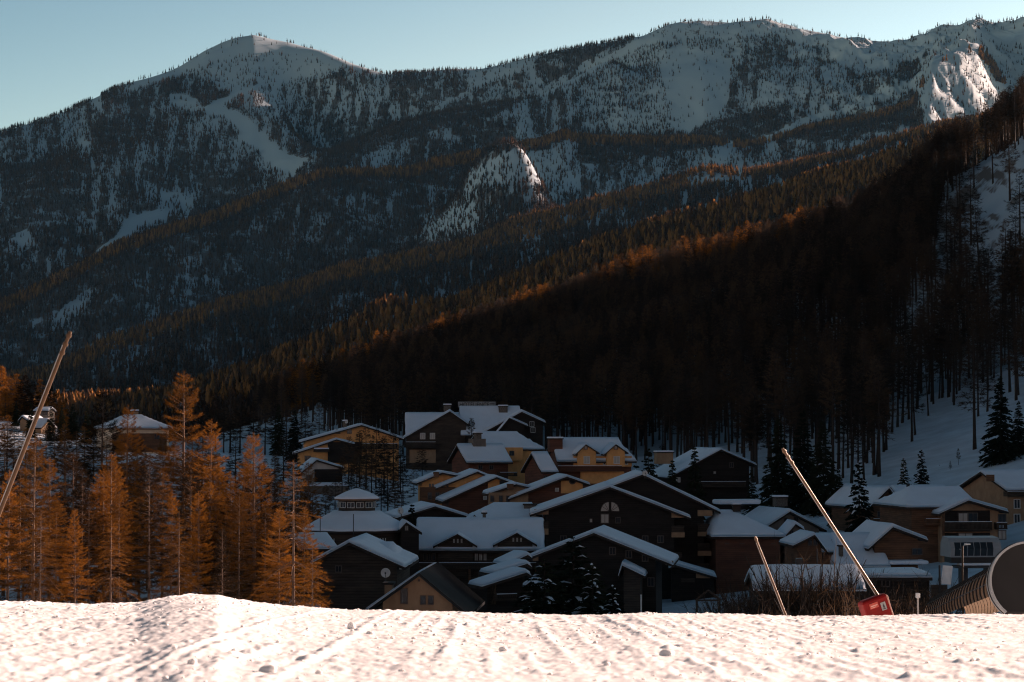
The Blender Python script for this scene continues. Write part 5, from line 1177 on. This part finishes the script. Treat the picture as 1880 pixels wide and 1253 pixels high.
def bush(name, seed, hgt, n, spread, m):
    """leafless bush: a fan of stems that fork into twigs"""
    g = np.random.default_rng(seed); mb = MB(); TP, TD, TW = [], [], []
    for k in range(n):
        a = g.random() * 6.283; e = 0.9 + 0.6 * g.random(); L_ = hgt * (0.6 + 0.5 * g.random()); d = np.array([math.cos(a) * math.cos(e) * spread, math.sin(a) * math.cos(e) * spread, math.sin(e)])
        ss = np.linspace(0, 1, 5); pts = np.array([g.normal(0, .12), g.normal(0, .12), -.2]) + d * (ss * L_)[:, None] + np.cumsum(g.normal(0, 0.03 * hgt, (5, 3)), 0); mb.path(pts, [0.03 * (1 - .8 * s) + .004 for s in ss], 4)
        m_ = 26; s = 0.25 + .75 * g.random(m_); P = np.stack([np.interp(s, ss, pts[:, q]) for q in range(3)], -1); D = d * .6 + g.normal(0, .45, (m_, 3)); D *= (0.18 * hgt * (.5 + g.random(m_)))[:, None]
        TP.append(P); TD.append(D); TW.append(np.full(m_, 0.012))
    V, F = strips(np.concatenate(TP), np.concatenate(TD), np.concatenate(TW), g=g)
    r = empty(name); mb.build("stems", M['bark'], r); mesh_np("twigs", V, [F], M['larch_mid'], r); return r
bs = [reg(bush("bare_bush", 800 + q, 3.0, 26, 1.0, None)) for q in range(3)]
for k, (px, top, D) in enumerate([(1400, 1030, 118), (1425, 1020, 122), (1447, 1012, 120), (1470, 1016, 118), (1492, 1008, 121), (1508, 1012, 119), (1530, 1024, 120), (1552, 1030, 122), (1575, 1034, 118), (1360, 1060, 128), (1345, 1070, 130), (1420, 1080, 105), (1540, 1085, 104), (1565, 1075, 108), (1480, 1090, 102), (1660, 1075, 112), (1640, 1060, 120), (1680, 1066, 122), (1700, 1058, 126), (1610, 1040, 150), (1635, 1046, 155), (1660, 1040, 158), (1690, 1044, 150), (1705, 1050, 142), (1720, 1062, 135), (1590, 1044, 146), (1735, 1060, 150), (1330, 1080, 140), (1310, 1085, 145), (1350, 1050, 170), (1380, 1046, 165)]):
    set_tree(bs[k % 3], 3.2, px, top, D, "leafless bush in front of the low snow-roofed shed and its yard", "bush", "leafless bushes round the low shed", wide=1.0)
drop(bs)

# ------------------------------------------------------------------ things on the slope and round the village
M['alu'] = mat("weathered_aluminium", (0.105, 0.06, 0.032), 0.5, 0.15, 3.0, metal=0.3)
def lance(label, px0, py0, px1, py1, D, rad, rings=3, D1=None):
    """snow-making lance: double pipe with nozzle rings near the tip"""
    a = pt(px0, py0, D); b = pt(px1, py1, D1 or D); r = empty("snow_lance", b); tag(r, label, "pole"); v = a - b; n = v.normalized(); side = n.cross(Vector((0, 1, 0))).normalized()
    mb = MB(); mb.tube((0, 0, 0), v, rad, rad * .85, 14); mb.build("pole", M['alu'], r, smooth=False)
    mb = MB(); mb.tube(side * rad * 1.05 + Vector((0, -rad * .5, 0)), v * .96 + side * rad * .95 + Vector((0, -rad * .5, 0)), rad * .28, rad * .28, 8); mb.build("water_pipe", M['steel'], r)
    h = MB(); L_ = v.length
    for k in range(rings): c = v - n * (0.10 + 0.22 * k) * (rad / .05); h.tube(c, c + n * 0.07 * (rad / .05), rad * 1.35, rad * 1.35, 14)
    h.tube(v - n * .02, v + n * .05, rad * 1.05, rad * .8, 12); h.build("nozzle_head", M['alu'], r)
    return r
lance("tall aluminium snow lance leaning right at the left edge of the photo", 128, 612, -92, 1176, 51, 0.054)
lance("shorter thin aluminium snow lance leaning left, planted behind the snow crest", 1387, 988, 1466, 1190, 61, 0.037, 1)
lance("tall aluminium snow lance leaning left, its foot in the red pad", 1438, 826, 1634, 1128, 60, 0.046, 3)
# red crash pad round the lance's foot
M['red_pad'] = mat("red_tarpaulin", (0.21, 0.006, 0.005), 0.6, 0.18, 2.5, spec=0.25, bump=0.4)
D = 59.6; tl = pt(1583, 1105, D); tm = pt(1632, 1089, D)
ax = (pt(1600, 1137, D) - tl).normalized(); wv_ = tm - tl; wdt = wv_.length; wx = wv_.normalized(); ax = (ax - wx * ax.dot(wx)).normalized(); ny = wx.cross(ax).normalized()
if ny.y < 0: ny = -ny
Mp = Matrix((wx, ny, -ax)).transposed().to_4x4(); Mp = Matrix.Translation(tl) @ Mp @ Matrix.Rotation(R(14), 4, 'Z')
pad = empty("crash_pad"); pad.matrix_world = Mp; tag(pad, "red padded crash mat with a pale label wrapped round the foot of a snow lance", "crash pad")
bm = bmesh.new(); W_, Dp, Hp = wdt, 0.42, 1.9
outl = [(0, 0), (W_, 0), (W_, Dp), (0, Dp)]
ring = []
for zz, ins in ((-Hp, 0), (-Hp * .6, -.012), (-Hp * .3, .0), (-.10, -.008), (-0.03, .02), (0, .09)):
    ring.append([bm.verts.new((x + (ins if x < W_ / 2 else -ins), y + (ins if y < Dp / 2 else -ins), zz)) for x, y in outl])
for q in range(len(ring) - 1):
    for k in range(4): bm.faces.new((ring[q][k], ring[q][(k + 1) % 4], ring[q + 1][(k + 1) % 4], ring[q + 1][k]))
bm.faces.new(ring[-1]); bm.faces.new(ring[0][::-1])
me = bpy.data.meshes.new("pad_cover"); bm.to_mesh(me); bm.free(); me.materials.append(M['red_pad']); po = bpy.data.objects.new("pad_cover", me); COL.objects.link(po); po.parent = pad
bv = po.modifiers.new("bevel", 'BEVEL'); bv.width = 0.035; bv.segments = 3
k_ = W_ / 50.0                              # metres per photo pixel on the pad
def pad_plate(name, x0, x1, z0, z1, m, off, y=-0.004): mb = MB(); mb.box(x0, x1, -off, y + .002, z0, z1); return mb.build(name, m, pad)
lab = pad_plate("pad_label", .17 * 1, .45, -.31, -.15, mat("faded_red_label", (0.55, 0.10, 0.07), 0.5, 0.1), .022); mb = MB(); mb.box(.20, .42, -.028, -.0225, -.245, -.215); mb.box(.20, .36, -.028, -.0225, -.285, -.27); mb.build("label_stripe", mat("label_stripe_paint", (0.75, 0.42, 0.34), 0.5, 0.1), lab)
st = pad_plate("warning_sticker", .52, .68, -.46, -.22, mat("grey_sticker", (0.34, 0.34, 0.33), 0.5, 0.15), .022); mb = MB()
mb.box(.575, .625, -.028, -.0225, -.39, -.30); mb.box(.585, .615, -.028, -.0225, -.295, -.265); mb.box(.555, .645, -.028, -.0225, -.43, -.405); mb.build("sticker_symbol", mat("sticker_ink", (0.06, 0.06, 0.07), 0.5, 0.1), st)
mb = MB(); mb.box(W_ - .055, W_ - .03, -.02, -.004, -Hp, -.05); mb.build("lit_edge_strip", mat("lit_edge_paint", (0.55, 0.30, 0.22), 0.5, 0.1), pad)  # pale warm strip paints sunlight along the pad's right edge

# covered conveyor: ribbed tunnel running down the slope, with a capped drum-shaped head
tn = empty("conveyor_tunnel", pt(1892, 1068, 75)); tag(tn, "ribbed conveyor tunnel with a big dark round end cap at the right edge", "ski lift tunnel")
A0 = pt(1892, 1068, 75); A1 = pt(1735, 1130, 112)
fw = (A1 - A0); Lt = fw.length; fw.normalize(); rt = fw.cross(Vector((0, 0, 1))).normalized(); upv = rt.cross(fw).normalized()
def ringpt(s, r, t): return fw * s + rt * (r * math.cos(t)) + upv * (r * math.sin(t))
def hoop(mb, s0, s1, r0, r1, t0=-0.9, t1=math.pi + 0.9, n=36, mi=0):
    ts = np.linspace(t0, t1, n)
    for q in range(n - 1): mb.poly([ringpt(s0, r0, ts[q]), ringpt(s0, r0, ts[q + 1]), ringpt(s1, r1, ts[q + 1]), ringpt(s1, r1, ts[q])], mi)
M['tunnel_skin'] = mat("smoky_polycarbonate", (0.19, 0.14, 0.10), 0.25, 0.2, 2.0, spec=0.5, transl=0.5); M['cap_grey'] = mat("dark_grey_cap", (0.03, 0.03, 0.03), 0.8, 0.1, 0.8, spec=0.1); M['band'] = mat("brushed_band", (0.36, 0.38, 0.38), 0.45, 0.1, 3.0, metal=0.3)
Rd, Rt = 1.46, 1.13; M['rib_metal'] = mat("brown_rib_metal", (0.02, 0.017, 0.015), 0.5, 0.1, 3.0, metal=0.3)
mb = MB(); hoop(mb, 0, 0, Rd, Rd); ts = np.linspace(-0.9, math.pi + .9, 36); mb.poly([ringpt(0.03, Rd - .02, t) for t in ts][::-1]); mb.build("end_cap", M['cap_grey'], tn)
mb = MB(); hoop(mb, -0.06, -0.06, Rd - .03, Rd + .05); hoop(mb, -.06, 1.1, Rd + .05, Rd + .05); hoop(mb, 1.1, 1.1, Rd + .05, Rd - .4); hoop(mb, -.06, .04, Rd - .03, Rd - .03); mb.build("head_drum", M['band'], tn, smooth=False)
mb = MB(); hoop(mb, .50, .50, Rd + .05, Rd + .085); hoop(mb, .50, .56, Rd + .085, Rd + .085); hoop(mb, .56, .56, Rd + .085, Rd + .05); mb.build("drum_seam", M['dark_metal'], tn)
mb = MB(); hoop(mb, .6, Lt, Rt, Rt, -0.35, math.pi + .35); mb.build("tunnel_skin", M['tunnel_skin'], tn, smooth=True)
for q in range(26):
    s = 1.15 + (Lt - 1.25) * q / 25; mb = MB(); hoop(mb, s, s, Rt, Rt + .06, -.35, math.pi + .35, 20); hoop(mb, s, s + .13, Rt + .06, Rt + .06, -.35, math.pi + .35, 20); hoop(mb, s + .13, s + .13, Rt + .06, Rt, -.35, math.pi + .35, 20); mb.build("rib", M['rib_metal'] if q % 9 else M['dark_metal'], tn)
for t in (0.55, 1.15, math.pi / 2, 2.0, 2.6, 3.05):
    mb = MB(); mb.tube(ringpt(.62, Rt + .02, t), ringpt(Lt, Rt + .02, t), .025, .025, 6); mb.build("rail", M['dark_metal'], tn)
for s0 in (0.4, Lt * .3, Lt * .6, Lt * .95):
    mb = MB(); c = fw * s0 - upv * 0.9; mb.box(c.x - .9, c.x + .9, c.y - .12, c.y + .12, c.z - 2.2, c.z); mb.build("tunnel_foot", M['dark_metal'], tn)
# lift station
S = House("small chairlift station with a white rounded frame and a row of dark curved windows", 168, 6, 1790, base=None, cat="lift station", name="lift_station")
a = S.on(1745, 1021, 0); b = S.on(1838, 1026, 0); zt = S.on(1790, 987, 1.2).z; zb = (a.z + b.z) / 2; x0, x1 = a.x, b.x
prof = [(0.0, zb), (-.12, zb + .45 * (zt - zb)), (.12, zb + .78 * (zt - zb)), (.6, zt), (2.0, zt + .1), (2.6, zb + .7 * (zt - zb)), (2.7, zb)]
mb = MB(); e = 0.42
for i in range(len(prof) - 1): mb.poly([(x0, *prof[i]), (x1, *prof[i]), (x1, *prof[i + 1]), (x0, *prof[i + 1])])
mb.poly([(x0, *p) for p in prof]); mb.poly([(x1, *p) for p in prof][::-1]); mb.build("canopy", mat("canopy_paint", (0.28, 0.29, 0.30), 0.5, 0.1, 2.0), S.root)
nw = 6
for k in range(nw):
    u0 = x0 + .35 + (x1 - x0 - 1.0) * k / nw; u1 = x0 + .35 + (x1 - x0 - 1.0) * (k + 1) / nw - .06; mb = MB()
    for i in (0, 1): 
        (ya, za), (yb, zb_) = prof[i], prof[i + 1]; mb.poly([(u0, ya - .03, za + (.12 if i == 0 else 0)), (u1, ya - .03, za + (.12 if i == 0 else 0)), (u1, yb - .03, zb_), (u0, yb - .03, zb_)])
    mb.build("curved_window", M['glass'], S.root)
mb = MB(); mb.poly([(x1 + .02, .35, zb + .1), (x1 + .02, 2.4, zb + .1), (x1 + .02, 2.2, zt - .25), (x1 + .02, .7, zt - .2)]); mb.build("end_window", M['glass'], S.root)
mb = MB(); mb.box(x0 + .2, x1 + .4, .4, 2.2, zb - .5, zb - .02); mb.box(x0 + 1.2, x0 + 1.8, .9, 1.6, 0, zb - .5); mb.box(x1 - 1.0, x1 - .4, .9, 1.6, 0, zb - .5); mb.build("drive_beam", M['dark_metal'], S.root)
mb = MB(); mb.box(x0 + .5, x1 + .1, -.2, 1.2, zb - .9, zb - .7); mb.build("platform", M['dark_metal'], S.root); mb = MB(); mb.box(x0 + .9, x1, -.15, 1.1, zb - .697, zb - .5); mb.build("platform_snow", M['roof_snow'], S.root, bevel=0.08)
# street lamp
P = pt(1767, 1003, 132); g0 = ground(P.x, P.y); lp = empty("street_lamp", (P.x, P.y, g0)); tag(lp, "thin tall street lamp with a small bright head beside the lift station", "street lamp"); h = P.z - g0
mb = MB(); mb.path([(0, 0, -.3), (0, 0, h * .5), (0, 0, h)], [.085, .07, .055], 8); mb.build("pole", M['alu'], lp, smooth=True)
mb = MB(); mb.path([(0, 0, h - .05), (.12, 0, h + .06), (.34, 0, h + .1)], [.04, .035, .03], 6); mb.path([(0, 0, h - .3), (-.1, 0, h - .22), (-.2, 0, h - .2)], [.03, .03, .03], 6); mb.build("arm", M['steel'], lp)
mb = MB(); mb.box(.12, .52, -.12, .12, h + .08, h + .17); mb.build("lamp_head", M['white_paint'], lp, bevel=.03)
# posts and panels
def post(name, label, cat, px, top, D, r, m, extra=None):
    P = pt(px, top, D); g0 = ground(P.x, P.y); o = empty(name, (P.x, P.y, g0)); tag(o, label, cat); h = P.z - g0
    mb = MB(); mb.tube((0, 0, -.3), (0, 0, h), r, r * .9, 8); mb.build("post", m, o)
    if extra: extra(o, h)
    return o
def panel(o, h): mb = MB(); mb.box(-.35, .35, -.06, 0, h - 1.3, h, M=Matrix.Rotation(.12, 4, 'Y')); mb.build("panel", M['white_paint'], o); mb = MB(); mb.box(-.55, .55, .05, .5, -.3, h - 1.4); mb.build("cabinet", M['dark_wood'], o)
post("information_board", "pale information board on a dark cabinet left of the street lamp", "sign", 1725, 1038, 140, .08, M['dark_metal'], panel)
def clamp(o, h):
    mb = MB(); mb.box(-.07, .07, -.07, .07, h - .12, h + .05); mb.box(-.1, .1, -.09, .09, h * .45, h * .45 + .12); mb.build("clamp", M['white_paint'], o, bevel=.02)
post("marker_post", "short metal marker post with pale clamps just behind the snow crest", "post", 1685, 1092, 72, .035, M['steel'], clamp)
post("marker_post", "thin pale stake standing in the yard before the wide gabled black house", "post", 1177, 1092, 150, .05, M['white_paint'])
for px, top, D, lab in ((588, 946, 200, "thin antenna mast at the left edge of the round hall's roof"), (649, 944, 202, "thin antenna mast in front of the round hall's lantern"), (737, 905, 238, "thin antenna mast on the shallow snow roof right of the round hall"), (1500, 1008, 130, "thin dark pole among the leafless bushes")):
    post("antenna_mast", lab, "mast", px, top, D, .045, M['dark_metal'])
def dish(label, px, py, D, r, yaw, tall=None):
    P = pt(px, py, D); o = empty("satellite_dish", P, yaw); tag(o, label, "satellite dish"); V = []; F = []; n = 20
    for q, (rr__, d) in enumerate(((0, .0), (.4 * r, -.02 * r - .01), (.75 * r, -.10 * r), (r, -.2 * r), (r, -.2 * r + .03), (.6 * r, .05 * r), (0, .08 * r))):
        for k in range(n): t = 2 * math.pi * k / n; V.append((rr__ * math.cos(t), d, rr__ * math.sin(t)))
    for q in range(6):
        for k in range(n): F.append((q * n + k, q * n + (k + 1) % n, (q + 1) * n + (k + 1) % n, (q + 1) * n + k))
    mesh_np("reflector", np.array(V), [np.array(F)], M['dish'], o, smooth=True)
    mb = MB(); mb.path([(0, -.15 * r, -r * .9), (0, -.7 * r, -r * .5), (0, -.9 * r, 0)], [.02, .02, .02], 5); mb.box(-.06, .06, -.95 * r, -.85 * r, -.06, .06); mb.build("receiver_arm", M['dark_metal'], o)
    mb = MB(); mb.tube((0, .06, -(tall or r * 2)), (0, .06, 0), .04, .04, 8); mb.build("mast", M['dark_metal'], o)
dish("large round satellite dish on a tall pole beside the blackish barn", 708, 1052, 150, .36, .0, 2.6); dish("satellite dish on the ridge of the largest black chalet block", 1184, 869, 236, .33, .1); dish("dark satellite dish beside the mast on the shallow snow roof", 736, 938, 234, .4, -.5)
dish("small pale dish on the upper ridge of the low ochre house", 636, 775, 362, .3, -.2); dish("small dish on the wall top between hotel and stepped house", 880, 797, 318, .3, -.2)
# low shed, fences, arch, bench
H = House("low dark plank shed with a broad snow roof behind the leafless bushes", 124, -2, 1485, name="low_shed", cat="shed")
H.eaves((1383, 1072), (1592, 1070), 1038, 7, M['black_wood'], snow=0.5, ridge_px=1485, over=(.3, .3, .3)); H.block("roof_vent", 1462, 1026, 1474, 1037, 1.8, .6, M['dark_metal']); H.window(1470, 1094, 1476, 1108, .35, 'curtain', mull=0); H.window(1500, 1092, 1510, 1108, .35)
H = House("dark flat-roofed store hidden behind bushes between the shed and the tunnel", 150, 0, 1650, name="flat_store", cat="shed")
H.eaves((1592, 1052), (1712, 1052), 1046, 6, M['black_wood'], snow=0.35, ridge_px=1650, over=(.2, .2, .2)); H.window(1620, 1062, 1632, 1076, .25)
def fence(label, px0, px1, py, D0, D1, n, hgt=1.1):
    a = pt(px0, py, D0); b = pt(px1, py, D1); ga = ground(a.x, a.y); o = empty("wooden_fence", (a.x, a.y, ga)); tag(o, label, "fence"); pts = []
    for k in range(n + 1):
        t = k / n; x, y = a.x + (b.x - a.x) * t, a.y + (b.y - a.y) * t; p = Vector((x - a.x, y - a.y, ground(x, y) - ga)); pts.append(p); mb = MB(); mb.tube(p + Vector((0, 0, -.3)), p + Vector((0, 0, hgt)), .07, .06, 7); mb.build("post", M['dark_wood'], o)
    for hh in (.45, .95):
        for k in range(n): mb = MB(); mb.tube(pts[k] + Vector((0, 0, hh)), pts[k + 1] + Vector((0, 0, hh)), .05, .05, 6); mb.build("rail", M['dark_wood'], o)
fence("dark post and rail fence on the snowy lane right of the black annex", 1285, 1352, 1100, 186, 180, 5, 1.2); fence("low dark rail fence behind the bushes near the information board", 1600, 1700, 1075, 135, 140, 8, 1.2)
P = pt(1300, 1104, 150); zg = ground(P.x, P.y); ar = empty("timber_arch", (P.x, P.y, zg)); tag(ar, "small dark timber A-frame arch in the yard right of the parked car", "arch"); ht = P.z - zg + .8
for x in (-.95, .95): mb = MB(); mb.tube((x, 0, ht - .75), (0, 0, ht), .09, .09, 6); mb.build("rafter", M['dark_wood'], ar)
for x in (-.85, .85): mb = MB(); mb.box(x - .08, x + .08, -.08, .08, -.3, ht - .68); mb.build("post", M['dark_wood'], ar)
mb = MB(); mb.box(-.85, .85, -.06, .06, ht - .8, ht - .68); mb.build("tie_beam", M['dark_wood'], ar)
P = pt(145, 1076, 118); zg = ground(P.x, P.y); bn = empty("log_rail", (P.x, P.y, zg)); tag(bn, "low sunlit wooden rail among the larch trunks behind the snow crest", "rail"); h = P.z - zg
mb = MB(); mb.tube((-1.2, 0, h - .06), (1.25, 0, h), .09, .08, 10); mb.build("beam", M['brown_wood'], bn)
for x in (-1, 0, 1): mb = MB(); mb.tube((x, 0, -.2), (x, 0, h - .05), .07, .07, 8); mb.build("post", M['brown_wood'], bn)
# parked car
P = pt(1190, 1112, 170); zg = ground(P.x, P.y); car = empty("parked_car", (P.x, P.y, zg), R(8)); tag(car, "dark parked estate car in the snowy yard before the wide gabled black house", "car")
M['car_paint'] = mat("dark_car_paint", (0.02, 0.02, 0.022), 0.3, 0.1, 2.0, spec=0.6); prof = [(-2.1, .35), (-2.15, .8), (-1.95, .95), (-1.2, 1.0), (-.6, 1.5), (1.5, 1.52), (2.05, 1.0), (2.15, .75), (2.1, .35)]
mb = MB(); mb.poly([(x, -.85, z) for x, z in prof]); mb.poly([(x, .85, z) for x, z in prof][::-1])
for i in range(len(prof)): (xa, za), (xb, zb_) = prof[i], prof[(i + 1) % len(prof)]; mb.poly([(xa, -.85, za), (xa, .85, za), (xb, .85, zb_), (xb, -.85, zb_)])
mb.build("body", M['car_paint'], car, bevel=.05); mb = MB()
for xa, xb in ((-.75, .0), (.1, .8), (.9, 1.5)): mb.poly([(xa - .25 * (xa < -.5), -.86, 1.0), (xb, -.86, 1.0), (xb, -.86, 1.42), (xa + .15 * (xa < -.5), -.86, 1.42)])
mb.build("side_window", M['glass'], car); mb = MB(); mb.box(-.5, 1.5, -.75, .75, 1.525, 1.66); mb.build("roof_snow", M['roof_snow'], car, bevel=.06)
for x in (-1.35, 1.35):
    for y in (-.8, .8): mb = MB(); mb.tube((x, y - .1, .33), (x, y + .1, .33), .33, .33, 18); wh = mb.build("wheel", M['dark_metal'], car); mb = MB(); mb.tube((x, y - .112 * (1 if y < 0 else -1), .33), (x, y - .09 * (1 if y < 0 else -1), .33), .2, .2, 14); mb.build("rim", M['steel'], wh)
mb = MB(); mb.box(-2.16, -2.08, -.75, -.45, .68, .82); mb.build("headlight", M['dish'], car)
# chairlift pylons on the skyline
for k, (px, D) in enumerate(((404, 5120), (413, 5140), (422, 5160), (334, 4940), (300, 4880), (268, 4800))):
    P = pt(px, 100, D); zg = ground(P.x, P.y); o = empty("lift_pylon", (P.x, P.y, zg)); tag(o, "tiny chairlift pylon on the skyline up to the left peak", "pylon", "chairlift pylons on the skyline"); mb = MB(); mb.tube((0, 0, -2), (0, 0, 11), .5, .4, 6); mb.build("mast", M['dark_metal'], o); mb = MB(); mb.box(-4, 4, -.4, .4, 10.6, 11.5); mb.build("crossarm", M['dark_metal'], o)
# clods and blocks of snow on the groomed slope
def clod_mesh(g, r, sub=2):
    bm = bmesh.new(); bmesh.ops.create_icosphere(bm, subdivisions=sub, radius=1.0); v = np.array([q.co[:] for q in bm.verts]); f = np.array([[w_.index for w_ in q.verts] for q in bm.faces]); bm.free()
    o_ = g.random(3) * 50; d = 0.75 + 0.55 * (fbm(v[:, 0] * 1.1 + o_[0], v[:, 1] * 1.1 + v[:, 2] * .7 + o_[1], 3, int(o_[2])) + .3); v = v * d[:, None] * np.array([1, .85 + .3 * g.random(), .55 + .45 * g.random()]) * r
    a = g.random() * 6.28; c, s = math.cos(a), math.sin(a); return np.stack([v[:, 0] * c - v[:, 1] * s, v[:, 0] * s + v[:, 1] * c, v[:, 2]], 1), f
for px, py, r, lab in [(352, 1220, .075, "pointed block of snow standing upright on the groomed slope"), (490, 1234, .13, "shaded grey slab of snow near the bottom left of the slope"), (246, 1181, .06, "small grey snow block alone on the smooth left part of the slope"), (925, 1196, .09, "rounded snow block on the drag line in the middle of the slope"), (1225, 1205, .12, "upright snow block with a dark hollow at the slope's right of middle"), (645, 1155, .1, "snow lump near the crest below the barn"), (680, 1165, .09, "snow lump close to the crest below the metal-roofed house")]:
    d = ray(px, py); t = 15.0
    while t < 60 and (d * t).z > ground((d * t).x, (d * t).y): t += .15
    P = d * t; V, F = clod_mesh(RNG, r * 0.6, 3); o = mesh_np("snow_block", V, [F], M['snow'], smooth=True); o.location = (P.x, P.y, ground(P.x, P.y) + r * .12); tag(o, lab, "snow block")
N_CL = 1700; base = [clod_mesh(RNG, 1.0, 1) for _ in range(12)]; Vs = []; Fs = []; n0 = 0
az_ = (RNG.random(N_CL * 3) - .5) * R(33); r_ = 15 + 34 * RNG.random(N_CL * 3) ** .8; X_, Y_ = r_ * np.sin(az_), r_ * np.cos(az_); keep = RNG.random(len(X_)) < np.clip(.25 + 1.3 * fbm(X_ / 2.2, Y_ / 3.5, 3, 63), .04, 1); idx = np.nonzero(keep)[0][:N_CL]
for q in idx:
    V, F = base[int(RNG.integers(12))]; s = 0.010 + 0.030 * RNG.random() ** 4; Vs.append(V * s + np.array([X_[q], Y_[q], ground(X_[q], Y_[q]) + s * .15])); Fs.append(F + n0); n0 += len(V)
o = mesh_np("snow_clods", np.concatenate(Vs), [np.concatenate(Fs)], M['snow'], smooth=True); tag(o, "loose clods of snow strewn over the groomed slope", "snow", kind='stuff')
# ------------------------------------------------------------------ thin valley haze
hz = MB(); hz.box(-5200, 6800, -3600, 9200, -260, 1650)
vm = bpy.data.materials.new("haze_air"); vm.use_nodes = True; nt = vm.node_tree; nt.nodes.clear()
vo = nt.nodes.new("ShaderNodeOutputMaterial"); pv = nt.nodes.new("ShaderNodeVolumePrincipled")
pv.inputs['Color'].default_value = (0.20, 0.58, 1.0, 1); pv.inputs['Density'].default_value = 6.0e-6; pv.inputs['Anisotropy'].default_value = 0.0
nt.links.new(pv.outputs[0], vo.inputs['Volume'])
o = hz.build("haze", vm); tag(o, "thin blue valley haze in front of the far mountain", "haze", kind='stuff')
